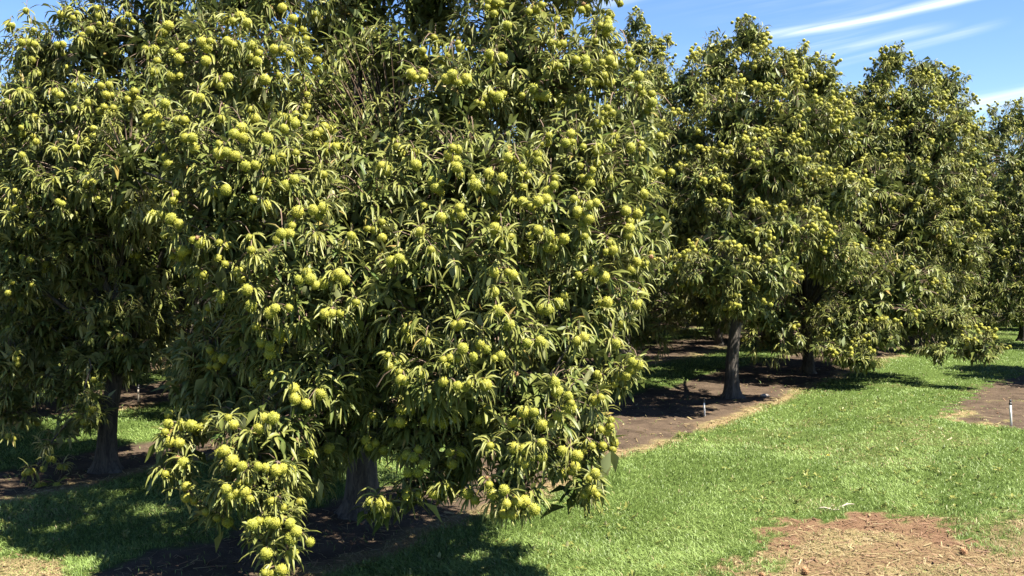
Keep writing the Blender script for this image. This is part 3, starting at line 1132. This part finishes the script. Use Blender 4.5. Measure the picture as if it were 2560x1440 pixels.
# --- tree to the left, one row back
FL = G(268, 1172)[:2]
TL = start_tree(FL, key='L')
LL = [lobe(*q) for q in [
    (110, 150, 11.2, 110, 90), (250, 110, 11.0, 130, 130), (400, 110, 11.0, 140, 170), (70, 280, 10.9, 130, 110), (230, 280, 10.6, 150, 120), (370, 330, 10.6, 120, 140),
    (60, 440, 10.7, 140, 110), (220, 440, 10.4, 150, 110), (340, 500, 10.6, 120, 110), (40, 560, 10.6, 90, 90), (190, 570, 10.6, 120, 90, 0.4),
    (40, 680, 10.6, 75, 75), (220, 680, 11.1, 130, 90, 0.1), (350, 680, 11.2, 100, 110, 0.2), (110, 790, 11.2, 110, 70, 0.1), (300, 810, 11.4, 100, 70, 0.1), (20, 890, 10.8, 50, 55),
    (215, 1015, 10.5, 50, 45), (170, 1100, 10.6, 70, 80, 0.5), (90, 1170, 10.5, 45, 50), (30, 1000, 10.9, 60, 70), (150, 950, 11.0, 70, 50, 0.1),
    (200, 850, 11.6, 120, 70, 0.0), (60, 900, 11.8, 90, 70, 0.0), (380, 800, 11.9, 70, 70, 0.0), (30, 780, 11.3, 80, 70, 0.1), (440, 640, 11.6, 90, 100, 0.0), (280, 790, 10.7, 90, 70, 0.1), (330, 880, 10.9, 60, 50, 0.0), (230, 890, 10.8, 60, 50, 0.0)]]
LL += [lobe(*q) for q in [(400, -80, 11.1, 190, 110), (480, -190, 11.3, 140, 110), (250, 450, 11.6, 240, 300, 0, 0.5)]]
LL += mirrored(LL[:22:2], FL, np.random.default_rng(4))
build_shoots(TL, LL, 32, 0.3, BURR_L, leaf_ns=2, burr_r=0.042, inner=0.9, cl_px=30)

# --- second tree of the row
FB = G(1828, 990)[:2]
TB = start_tree(FB, key='B')
LB = [lobe(*q) for q in [
    (1872, 95, 16.6, 45, 55), (1800, 165, 16.6, 65, 60), (1905, 190, 16.2, 80, 80), (1990, 170, 16.4, 55, 60), (2058, 200, 16.4, 38, 60), (1730, 220, 16.6, 60, 80),
    (1840, 290, 15.8, 110, 90), (1990, 300, 15.6, 100, 90), (1720, 360, 16.0, 90, 90, 0.6), (2080, 330, 16.0, 50, 80), (1930, 420, 15.3, 130, 90), (1780, 470, 15.5, 110, 90, 0.7),
    (2080, 490, 15.4, 100, 60), (1700, 560, 15.8, 80, 80), (1840, 580, 14.8, 110, 80), (1970, 580, 14.9, 90, 70), (1790, 670, 14.4, 110, 60), (1930, 680, 14.5, 75, 60),
    (1850, 750, 14.6, 80, 40), (1690, 680, 14.6, 65, 45), (1640, 560, 15.5, 70, 90), (2060, 610, 16.0, 80, 70, 0.2), (2100, 660, 16.2, 80, 60, 0.5), (1905, 785, 16.2, 40, 25, 0.0), (1700, 450, 16.2, 70, 60)]]
LB += [lobe(1870, 450, 17.0, 170, 260, 0, 0.5)]
LB += mirrored(LB[:22:2], FB, np.random.default_rng(5))
for l_ in LB[:25]:
    l_['r'] = l_['r'] * 0.93
build_shoots(TB, LB, 33, 0.62, leaf_ns=2, burr_r=0.041, inner=1.3, clump=0.3)

# --- third tree of the row with two low sweeping boughs
FC = np.array([7.7, 22.0])
TC = start_tree(FC, key='C')
LC = [lobe(*q) for q in [
    (2228, 150, 20.6, 36, 42), (2205, 200, 20.4, 42, 50), (2310, 180, 20.6, 40, 42), (2370, 220, 20.6, 45, 55), (2270, 260, 20.2, 90, 70), (2180, 270, 20.4, 70, 60), (2400, 290, 20.4, 42, 60),
    (2340, 340, 19.9, 90, 80), (2200, 370, 20.0, 80, 80), (2300, 440, 19.6, 110, 80), (2420, 400, 20.2, 45, 80), (2400, 500, 19.8, 70, 80), (2200, 500, 19.8, 80, 70, 0.6), (2290, 560, 19.5, 100, 70, 0.7),
    (2400, 620, 19.6, 75, 60), (2330, 690, 19.4, 90, 50, 0.6), (2220, 640, 19.6, 90, 70, 0.2), (2150, 720, 19.0, 80, 60, 0.1),
    (2110, 800, 18.4, 90, 55, 0.25), (2200, 840, 18.0, 65, 45, 1.0), (2100, 870, 18.0, 70, 35, 0.5), (2370, 800, 18.8, 60, 50, 0.3), (2440, 865, 18.2, 62, 40, 1.4), (2345, 885, 18.4, 22, 32, 0.5), (2240, 760, 19.0, 70, 40, 0.2), (2150, 895, 17.8, 60, 26, 0.8),
    (2135, 265, 21.6, 42, 55), (2125, 370, 21.2, 60, 80, 0.7), (2120, 480, 20.8, 60, 80, 0.4)]]
LC += [lobe(2280, 430, 21.5, 140, 260, 0, 0.5)]
LC += mirrored(LC[:16:2], FC, np.random.default_rng(6))
for l_ in LC[:28]:
    l_['r'] = l_['r'] * 0.95
build_shoots(TC, LC, 28, 0.62, leaf_ns=2, burr_r=0.041, inner=1.3, clump=0.3)

# --- tree at the right-hand end
FE = np.array([15.2, 29.5])
TE = start_tree(FE, key='E')
LE = [lobe(*q) for q in [
    (2520, 310, 28.5, 60, 40), (2590, 300, 28.5, 60, 50), (2480, 360, 28.2, 50, 55), (2560, 400, 27.8, 90, 60), (2640, 400, 28, 80, 80), (2500, 480, 27.5, 70, 60), (2590, 520, 27.4, 90, 70),
    (2500, 590, 27.4, 75, 60), (2590, 640, 27.2, 90, 60), (2490, 690, 27.2, 65, 45), (2560, 730, 27.0, 75, 40), (2680, 560, 27.8, 80, 90), (2500, 750, 27.0, 40, 30), (2600, 780, 26.8, 90, 35, 0.3), (2530, 790, 26.9, 60, 25, 0.2), (2680, 700, 27.5, 90, 70), (2445, 420, 28.4, 45, 60), (2450, 530, 28.0, 50, 60), (2545, 290, 28.5, 40, 35)]]
LE += [lobe(2570, 500, 29.5, 110, 180, 0, 0.5)]
for l_ in LE:
    l_['r'] = l_['r'] * 1.15
LE += mirrored(LE[:12:2], FE, np.random.default_rng(7))
build_shoots(TE, LE, 12, 0.6, leaf_ns=2, burr_r=0.043, inner=0.9, leaf_scale=1.1, clump=0.3)

# --- tall tree seen between the first and second tree
FT = G(1562, 898)[:2]
TT = start_tree(FT, key='T')
dT = FT[1]
LT = [lobe(*q) for q in [
    (1590, 62, dT - 1, 24, 34), (1600, 120, dT - 1.1, 45, 45), (1645, 120, dT - 1, 28, 40), (1640, 190, dT - 1.4, 60, 55), (1570, 200, dT - 1.2, 60, 60), (1680, 230, dT - 1.4, 40, 55), (1640, 290, dT - 1.7, 70, 60),
    (1560, 330, dT - 1.8, 80, 70), (1660, 380, dT - 1.9, 70, 60), (1500, 420, dT - 1.8, 90, 80), (1620, 470, dT - 2, 90, 70), (1540, 560, dT - 2, 90, 70), (1650, 580, dT - 2, 70, 70), (1560, 660, dT - 1.9, 90, 45, 0.3), (1650, 665, dT - 1.9, 50, 35)]]
LT += [lobe(1570, 400, dT, 90, 220, 0, 0.5)]
LT += mirrored(LT[:14:2], FT, np.random.default_rng(8))
build_shoots(TT, LT, 17, 0.6, leaf_ns=2, burr_r=0.043, inner=0.9, leaf_scale=1.1, clump=0.3)

HERO = [TA, TL, TB, TC, TE, TT]

# generic orchard trees (built once each, then copied along the rows)
GEN = []
for gi, (H, R) in enumerate([(6.5, 2.95), (6.1, 2.8)]):
    T = start_tree((0.0, 0.0), key='G%d' % gi)
    build_shoots(T, generic_lobes((0, 0), H, R, np.random.default_rng(50 + gi), 34), 11, 0.4, leaf_ns=2, leaf_scale=1.2, burr_r=0.043, inner=1.4)
    GEN.append(T)

# ------------------------------------------------------------------ which leaves and burrs show
CELL = 4.0
W_, H_ = int(2560 / CELL), int(1440 / CELL)
zbuf = np.full((H_, W_), 1e9)


def to_cells(p):
    r = p - CAMP
    z = r @ FW
    z = np.where(z < 0.1, 1e6, z)
    x = ((1280 + FPX * r[:, 0] / z) / CELL).astype(int)
    y = ((720 - FPX * (r @ UPV) / z) / CELL).astype(int)
    ok = (x >= 0) & (x < W_) & (y >= 0) & (y < H_)
    return x, y, z, ok


for T in HERO:
    p = T.lv.reshape(-1, 3)
    x, y, z, ok = to_cells(p)
    np.minimum.at(zbuf, (y[ok], x[ok]), z[ok])
    if len(T.burrs):
        b = T.burrs
        for ox in (-.6, 0, .6):
            for oz in (-.6, 0, .6):
                q = b[:, :3] + np.array([ox, -0.3, oz]) * b[:, 3:4]
                x, y, z, ok = to_cells(q)
                np.minimum.at(zbuf, (y[ok], x[ok]), z[ok])

N_MAX = 300
META = {
    'A': ('chestnut_tree', 'large chestnut tree laden with big yellow-green burrs, branches sweeping down to the lane', 'tree', 1.25, 0.14, (0.05, 0.1), 'chestnut trees of the orchard'),
    'L': ('chestnut_tree', 'shaded chestnut tree with dark trunk in dappled light and twigs hanging to the ground', 'tree', 1.45, 0.105, (0.18, 0.05), 'chestnut trees of the orchard'),
    'B': ('chestnut_tree', 'rounded chestnut tree with bare straight trunk above the white sprinkler riser on brown soil', 'tree', 1.6, 0.118, (0.15, 0.0), 'chestnut trees of the orchard'),
    'C': ('chestnut_tree', 'chestnut tree with two low burr-laden boughs drooping over shaded grass', 'tree', 1.5, 0.13, (0.1, 0.0), 'chestnut trees of the orchard'),
    'E': ('chestnut_tree', 'distant chestnut tree under the small white cloud, its crown filling down to shaded ground', 'tree', 1.5, 0.13, (0.0, 0.0), 'chestnut trees of the orchard'),
    'T': ('chestnut_tree', 'tall chestnut tree with narrow leafy spire rising behind the gap between two nearer crowns', 'tree', 1.5, 0.13, (0.1, 0.0), 'chestnut trees of the orchard'),
}

for T in HERO:
    name, label, cat, th, tr, lean, grp = META[T.key]
    origin = np.array([T.foot[0], T.foot[1], float(ground_z(*T.foot)[0])])
    root = empty(name, origin, label, cat, grp)
    T.root = root
    Z = np.array([0, 0, origin[2]])
    org0 = np.array([origin[0], origin[1], 0.0]) + Z * 1.0
    wood(T, root, org0, th, tr, lean, 11 + len(T.lobes))
    # leaf visibility
    n, k = T.lv.shape[:2]
    x, y, z, ok = to_cells(T.lv.reshape(-1, 3))
    vis = np.zeros(n * k)
    vis[ok] = z[ok] <= zbuf[y[ok], x[ok]] + 0.015
    score = vis.reshape(n, k).sum(1) / np.maximum(z.reshape(n, k).mean(1), 1) ** 2
    # projected area
    xs = x.reshape(n, k)
    ys = y.reshape(n, k)
    ext = (np.ptp(xs, axis=1) + 1) * (np.ptp(ys, axis=1) + 1)
    score *= np.sqrt(ext)
    pick = np.argsort(-score)[:N_MAX]
    pick = pick[score[pick] > 0]
    rest = np.ones(n, bool)
    rest[pick] = False
    # twigs
    p0, p1, p2 = T.tw
    tv, tq = twig_mesh(p0 - org0, p1 - org0, p2 - org0, rng.uniform(0.004, 0.008, len(p0)), np.full(len(p0), 0.0022))
    crown = obj('crown', leaf_mesh(T, rest, org0, 'crown', True), root, kind='stuff')
    obj('twig_growth', mesh_np('twig_growth', tv, quads=tq, mat=M_TWIG), root, kind='stuff')
    for i in pick:
        o3 = T.lv[i, 0]
        lo = obj('leaf', leaf_mesh(T, np.array([i]), o3, 'leaf'), crown)
        lo.location = o3 - org0
    # burrs
    b = T.burrs
    if len(b):
        bx, by, bz, bok = to_cells(b[:, :3] - np.array([0, 1, 0]) * b[:, 3:4])
        sc_b = np.zeros(len(b))
        for ox in (-.6, 0, .6):
            for oz in (-.6, 0, .6):
                q = b[:, :3] + np.array([ox, -0.3, oz]) * b[:, 3:4]
                x, y, z, ok = to_cells(q)
                v = np.zeros(len(b))
                v[ok] = z[ok] <= zbuf[y[ok], x[ok]] + 0.02
                sc_b += v
        sc_b = sc_b * (b[:, 3] / np.maximum(bz, 1)) ** 2
        pk = np.argsort(-sc_b)[:N_MAX]
        pk = pk[sc_b[pk] > 0]
        pk = np.union1d(pk, np.where(b[:, 4] > 0.5)[0])
        restb = np.ones(len(b), bool)
        restb[pk] = False
        for i in pk:
            brown = b[i, 4] > 0.5
            me = BROWN_MESH[rng.integers(2)] if brown else BURR_MESH[rng.integers(4)]
            bo = obj('dried_burr' if brown else 'burr', me, crown)
            bo.location = b[i, :3] - org0
            bo.rotation_euler = tuple(rng.random(3) * 6.28)
            s = b[i, 3]
            bo.scale = (s, s, s)
        if restb.any():
            obj('burr_mass', burr_mass_mesh(b[restb], org0, 'burr_mass'), root, kind='stuff')

# copies along the rows ---------------------------------------------------------
GROOT = []
for T in GEN:
    root = empty('chestnut_tree', (0, 0, 0), '', 'tree', 'chestnut trees of the orchard')
    wood(T, root, np.zeros(3), 1.5, 0.105, (0.05, 0.03), 91 + len(GROOT))
    p0, p1, p2 = T.tw
    tv, tq = twig_mesh(p0, p1, p2, rng.uniform(0.005, 0.009, len(p0)), np.full(len(p0), 0.003))
    obj('crown', leaf_mesh(T, np.ones(len(T.lv), bool), np.zeros(3), 'crown', True), root, kind='stuff')
    obj('twig_growth', mesh_np('twig_growth', tv, quads=tq, mat=M_TWIG), root, kind='stuff')
    obj('burr_mass', burr_mass_mesh(T.burrs, np.zeros(3), 'burr_mass'), root, kind='stuff')
    GROOT.append(root)

ORD = ['second', 'third', 'fourth', 'fifth', 'sixth', 'seventh', 'eighth', 'ninth']
BACK_LABEL = ['chestnut tree farther along the front row, behind the one with low drooping boughs'] + [
    'chestnut tree in the %s row back from the grass lane, mostly in shade' % o_ for o_ in ORD] + ['dark-trunked chestnut tree half hidden between the bare-trunk tree and the one with drooping boughs']
spots = []
for r_ in range(1, 9):
    for k_ in range(-1, 14):
        p_ = lat(k_ * 4.85, r_ * 4.2)
        if p_[1] < 12 or p_[1] > 58:
            continue
        pxx = 1280 + FPX * p_[0] / p_[1]
        if pxx < -350 or pxx > 2800:
            continue
        if (r_, k_) in ((1, 0), (1, 3)):
            continue
        spots.append((r_, p_ + rng.normal(0, 0.15, 2)))
for k_ in range(4, 11):
    spots.append((0, lat(k_ * 4.85 + 1.5, 0.2)))
spots = [q_ for q_ in spots if min(np.hypot(*(q_[1] - T.foot)) for T in HERO) > 2.6]
spots += [(9, np.array([6.15, 20.7]))]
spots += [(0, lat(u_, -4.3)) for u_ in (34.0, 39.0, 44.0, 50.0)]
# a tree row beyond the right-hand edge of the view that shades the lane there
SIDE_SPOT = np.array([13.6, 19.0])
used = [False, False]
for i_, (row_, p_) in enumerate([(-1, SIDE_SPOT)] + spots):
    g_ = int(rng.integers(2))
    src = GROOT[g_]
    if not used[g_]:
        used[g_] = True
        r_ = src
    else:
        r_ = src.copy()
        COL.objects.link(r_)
        for ch in list(src.children):
            c_ = ch.copy()
            COL.objects.link(c_)
            c_.parent = r_
    r_.location = (p_[0], p_[1], float(ground_z(p_[0], p_[1])[0]))
    r_.rotation_euler = (0, 0, float(rng.random() * 6.28))
    s_ = float(rng.uniform(0.92, 1.06))
    r_.scale = (s_, s_, s_)
    r_['label'] = BACK_LABEL[row_] if i_ else 'chestnut tree beside the lane whose shadow falls across the grass by the bare patch'


# ------------------------------------------------------------------ grass
def blades(n, xlo, xhi, ylo, yhi, dens_pow):
    """turf: curved three-triangle blades, thinner on the ground and coarser with distance"""
    t = rng.random(n)
    y = (ylo ** (1 - dens_pow) + t * (yhi ** (1 - dens_pow) - ylo ** (1 - dens_pow))) ** (1 / (1 - dens_pow))
    half = 0.535 * y
    x = rng.uniform(-1, 1, n) * half
    k = (x > xlo) & (x < xhi)
    return x[k], y[k]


bx_, by_ = blades(350000, -26, 26, 6.9, 36.0, 1.7)
s_, d_, r_ = masks(bx_, by_)
pat = fbm(bx_ * 1.3, by_ * 1.3, 61)
cover = np.clip(1.0 - s_ * 1.25, 0.0, 1) * np.where(d_ > 0.5, 0.85, 1.0)
sparse = (rng.random(len(bx_)) < 0.02 * (s_ > 0.5))
keep_ = (rng.random(len(bx_)) < cover) | sparse
bx_, by_, s_, d_, r_, pat = bx_[keep_], by_[keep_], s_[keep_], d_[keep_], r_[keep_], pat[keep_]
nb_ = len(bx_)
bz_ = gheight(bx_, by_, s_)
flow = fbm(bx_ * 1.6, by_ * 1.6, 91, 3) * 9.0 + rng.normal(0, 1.5, nb_)
gu_ = (bx_ - A0[0]) * U[0] + (by_ - A0[1]) * U[1]
gv_ = (bx_ - A0[0]) * V[0] + (by_ - A0[1]) * V[1]
laid = sstep(0.42, 0.62, fbm(gu_ * 0.55 + 5, gv_ * 2.4, 95, 4))     # swaths left by the mower along the lane
hh = rng.uniform(0.022, 0.055, nb_) * (0.75 + 0.6 * pat) * np.where(r_ > 0.4, 0.55, 1.0) * np.where(d_ > 0.5, 0.6, 1.0) * (1 + 0.3 * laid)
lean_ = rng.uniform(0.3, 1.1, nb_) + 0.5 * laid + 0.5 * (d_ > 0.5) + 0.8 * (r_ > 0.4)
ldir = np.stack([np.cos(flow), np.sin(flow), np.zeros(nb_)], 1)
yaw = flow + math.pi / 2 + rng.normal(0, 0.7, nb_)
wdir = np.stack([np.cos(yaw), np.sin(yaw), np.zeros(nb_)], 1)
wd_ = (rng.uniform(0.0022, 0.0038, nb_) * np.clip(by_ / 9, 0.9, 4))[:, None]
b0 = np.stack([bx_, by_, bz_ - 0.004], 1)
zz_ = np.array([0, 0, 1.0])
sq = (1 / np.sqrt(1 + lean_ ** 2))
m1 = b0 + (zz_ * (0.6 * hh)[:, None]) * np.clip(sq * 1.25, 0, 1)[:, None] + ldir * (0.28 * hh * lean_)[:, None]
m2 = b0 + (zz_ * (1.0 * hh * sq)[:, None]) + ldir * (1.0 * hh * lean_ * np.clip(sq * 1.3, 0, 1))[:, None]
gv = np.stack([b0, m1 - wdir * wd_, m1 + wdir * wd_, m2], 1).reshape(-1, 3)
o_ = np.arange(nb_) * 4
gtris = np.concatenate([np.stack([o_, o_ + 2, o_ + 1], 1), np.stack([o_ + 1, o_ + 2, o_ + 3], 1)])
tone_ = np.clip(0.3 + 0.35 * pat + 0.35 * laid + rng.normal(0, 0.21, nb_), 0, 1)
isdry = np.clip((rng.random(nb_) < d_ * 0.95).astype(float) + (rng.random(nb_) < 0.015), 0, 1)
isred = (rng.random(nb_) < r_ * 0.85).astype(float)
obj('grass', mesh_np('grass', gv, tris=gtris, mat=M_GRASS,
                     attrs={'tone': np.repeat(tone_, 4), 'dry': np.repeat(isdry, 4), 'red': np.repeat(isred, 4)}, smooth=False),
    kind='stuff', label='short mown green grass of the orchard lanes with dead straw-coloured patches', category='grass')

# broad-leaved weeds and clover in the turf
nw = 1500
wy = rng.uniform(7.0, 20.0, nw) ** 0.9 * 1.2
wx = rng.uniform(-0.53, 0.53, nw) * wy
ws_, wdry, wred = masks(wx, wy)
kw = (ws_ < 0.35) & (wdry < 0.4) & (wred < 0.2) & (fbm(wx * 1.1, wy * 1.1, 131, 3) > 0.47)
wx, wy, ws_ = wx[kw], wy[kw], ws_[kw]
TW = Tree()
wp = cluster_leaves(np.stack([wx, wy, gheight(wx, wy, ws_) + 0.012], 1), np.tile([0.0, 0, 1.0], (len(wx), 1)), rng.integers(4, 9, len(wx)), (1.05, 0.3), (0.03, 0.085), (0.008, 0.016),
                    (0.3, 1.2), (0.1, 0.4), 0.01, 0.3, (0.45, 0.2))
TW.hue, TW.tone = wp.pop('hue'), np.minimum(wp.pop('tone'), 0.8)
TW.ns = 2
TW.lv = leaf_verts(ns=2, wav=rng.normal(0, 0.16, (len(wp['base']), 4)), **wp)
TW.deep = None
obj('weed_growth', leaf_mesh(TW, np.ones(len(TW.lv), bool), np.zeros(3), 'weed_growth'),
    kind='stuff', label='low broad-leaved weeds scattered through the mown grass', category='weeds')

# dead leaves, straw and crumbs lying on the soil
nl_ = 60000
t_ = rng.random(nl_)
ly = (6.4 ** -0.6 + t_ * (34.0 ** -0.6 - 6.4 ** -0.6)) ** (1 / -0.6)
lx = rng.uniform(-0.56, 0.56, nl_) * ly
ls, ld, lr_ = masks(lx, ly)
kp = rng.random(nl_) < np.clip(0.16 * ls + 0.9 * np.maximum(ld, lr_ * 0.6), 0, 1)
lx, ly, ls, lr_ = lx[kp], ly[kp], ls[kp], lr_[kp]
n_ = len(lx)
lz = gheight(lx, ly, ls) + rng.uniform(0.004, 0.02, n_)
a_ = rng.random(n_) * 6.28
ll = rng.uniform(0.015, 0.06, n_)
lw = np.where(rng.random(n_) < 0.05, rng.uniform(0.005, 0.010, n_), rng.uniform(0.002, 0.005, n_)) * np.clip(ly / 9, 0.8, 3)
dv = np.stack([np.cos(a_), np.sin(a_), rng.normal(0, 0.18, n_)], 1) * ll[:, None]
wv_ = np.stack([-np.sin(a_), np.cos(a_), rng.normal(0, 0.3, n_)], 1) * lw[:, None]
c_ = np.stack([lx, ly, lz], 1)
lv_ = np.stack([c_ - dv - wv_, c_ - dv + wv_, c_ + dv + wv_, c_ + dv - wv_], 1).reshape(-1, 3)
lq_ = (np.arange(n_) * 4)[:, None] + np.arange(4)[None]
obj('straw_litter', mesh_np('straw_litter', lv_, quads=lq_, mat=M_GRASS,
                            attrs={'tone': np.repeat(rng.random(n_), 4), 'dry': np.ones(n_ * 4), 'red': np.repeat((rng.random(n_) < 0.3 + 0.4 * lr_).astype(float), 4)}, smooth=False),
    kind='stuff', label='dry straw and leaf litter strewn over bare soil and dead patches', category='litter')


# ------------------------------------------------------------------ sprinkler risers
def riser(px, py, h, r, label, mat, tilt=(0.0, 0.0)):
    p = G(px, py)
    z = float(ground_z(p[0], p[1])[0])
    root = empty('sprinkler_riser', (p[0], p[1], z), label, 'sprinkler', 'sprinkler risers beside the trees')
    root.rotation_euler = (tilt[0], tilt[1], 0)
    v, q, t = tube([(0, 0, -0.06), (0, 0, h * 0.5), (0, 0, h)], [r, r, r], 12)
    obj('pipe', mesh_np('pipe', v, quads=q, tris=t, mat=mat), root)
    v, q, t = tube([(0, 0, h - 0.015), (0, 0, h + 0.012), (0, 0, h + 0.014), (0, 0, h + 0.03), (0.004, 0, h + 0.045), (0.012, 0, h + 0.055)],
                   [r * 1.25, r * 1.25, r * 0.8, r * 0.8, r * 1.1, r * 0.5], 12)
    hd = obj('sprinkler_head', mesh_np('sprinkler_head', v, quads=q, tris=t, mat=M_BLACK), root)
    return root


riser(1762, 1038, 0.22, 0.014, 'white plastic sprinkler riser on brown soil in front of the bare trunk', M_PIPE, (0.0, -0.06))
riser(2528, 1066, 0.32, 0.016, 'white sprinkler riser with black head at the bare strawy patch', M_PIPE, (0.0, -0.05))
riser(346, 1012, 0.24, 0.014, 'dull brown sprinkler riser in dappled soil behind the shaded trunk', M_PIPE_BROWN)
riser(1660, 758, 0.45, 0.02, 'small pale sprinkler riser far back in the dark orchard', M_PIPE_BROWN)
riser(2009, 934, 0.25, 0.012, 'dark sprinkler riser under the low sweeping bough', M_PIPE_BROWN)
riser(2314, 842, 0.3, 0.014, 'thin dark sprinkler riser on shaded soil between the two low boughs', M_PIPE_BROWN)

# ------------------------------------------------------------------ small things on the ground
for (px, py, r, lab, me) in [
        (2408, 1383, 0.036, 'single fallen tan burr lying on the dead brown grass', BROWN_MESH[0]),
        (2012, 1432, 0.034, 'fallen brown burr half sunk in dry grass at the lane edge', BROWN_MESH[1]),
        (1904, 1440, 0.026, 'small fallen pale burr in dry grass where green turf ends', BROWN_MESH[0])]:
    p = G(px, py)
    o = obj('fallen_burr', me, label=lab, category='burr', group='burrs fallen on the ground')
    o.location = (p[0], p[1], float(ground_z(p[0], p[1])[0]) + r * 0.75)
    o.scale = (r * 1.3, r * 1.3, r * 1.15)
    o.rotation_euler = (px, py, r * 40)

for (px, py, L_, a, lab) in [
        (2105, 1266, 0.13, 0.25, 'bleached forked stick lying in the green grass'),
        (2070, 1272, 0.10, -0.5, 'shorter pale stick beside the forked one in the grass')]:
    p = G(px, py)
    z = float(ground_z(p[0], p[1])[0])
    ts = np.linspace(-1, 1, 7)
    pts = [(t * L_ * math.cos(a), t * L_ * math.sin(a), 0.02 + 0.012 * math.sin(3 * t + px) + 0.012 * t) for t in ts]
    v, q, t3 = tube(pts, [0.005, 0.007, 0.008, 0.008, 0.007, 0.005, 0.003], 7, 0.2, px)
    root = empty('stick', (p[0], p[1], z), lab, 'stick', 'sticks in the lane')
    obj('stem', mesh_np('stem', v, quads=q, tris=t3, mat=M_STICK), root)
    pts = [(0.1 * L_, 0, 0.022), (0.35 * L_, 0.25 * L_, 0.03), (0.6 * L_, 0.62 * L_, 0.036)]
    v, q, t3 = tube(pts, [0.005, 0.004, 0.002], 6, 0.2, px + 1)
    obj('side_twig', mesh_np('side_twig', v, quads=q, tris=t3, mat=M_STICK), root)

# pale stone in the soil beside the second tree
p = G(1912, 990)
v_, f_ = ico(2)
v_ = v_ * (1 + 0.22 * (np.array([vnoise(np.array([a * 2.1 + 7]), np.array([b * 2.1 + c]), 3)[0] for a, b, c in v_])[:, None] - 0.5)) * np.array([0.085, 0.06, 0.035])
st = obj('stone', mesh_np('stone', v_, tris=f_, mat=M_STONE), label='pale flat stone on dark soil right of the bare trunk', category='stone')
st.location = (p[0], p[1], float(ground_z(p[0], p[1])[0]) + 0.015)

# dandelion in the lane
p = G(2070, 1160)
z = float(ground_z(p[0], p[1])[0])
root = empty('dandelion', (p[0], p[1], z), 'single yellow dandelion flower in the sunny green grass', 'flower')
v, q, t3 = tube([(0, 0, -0.01), (0.004, 0, 0.05), (0.0, 0.002, 0.10)], [0.003, 0.0028, 0.0026], 6)
obj('stem', mesh_np('stem', v, quads=q, tris=t3, mat=M_STEM), root)
v, q, t3 = [], [], []
for k in range(26):
    a = 2.4 * k
    rr = 0.006 + 0.016 * (k / 26)
    up_ = 0.112 - 0.012 * (k / 26)
    c, s = math.cos(a), math.sin(a)
    b = len(v)
    v += [(0.002 * c, 0.002 * s, 0.099), (rr * c - 0.003 * s, rr * s + 0.003 * c, up_), (rr * 1.1 * c, rr * 1.1 * s, up_ + 0.001), (rr * c + 0.003 * s, rr * s - 0.003 * c, up_)]
    t3 += [(b, b + 1, b + 2), (b, b + 2, b + 3)]
obj('flower_head', mesh_np('flower_head', np.array(v), tris=t3, mat=M_YELLOW), root)
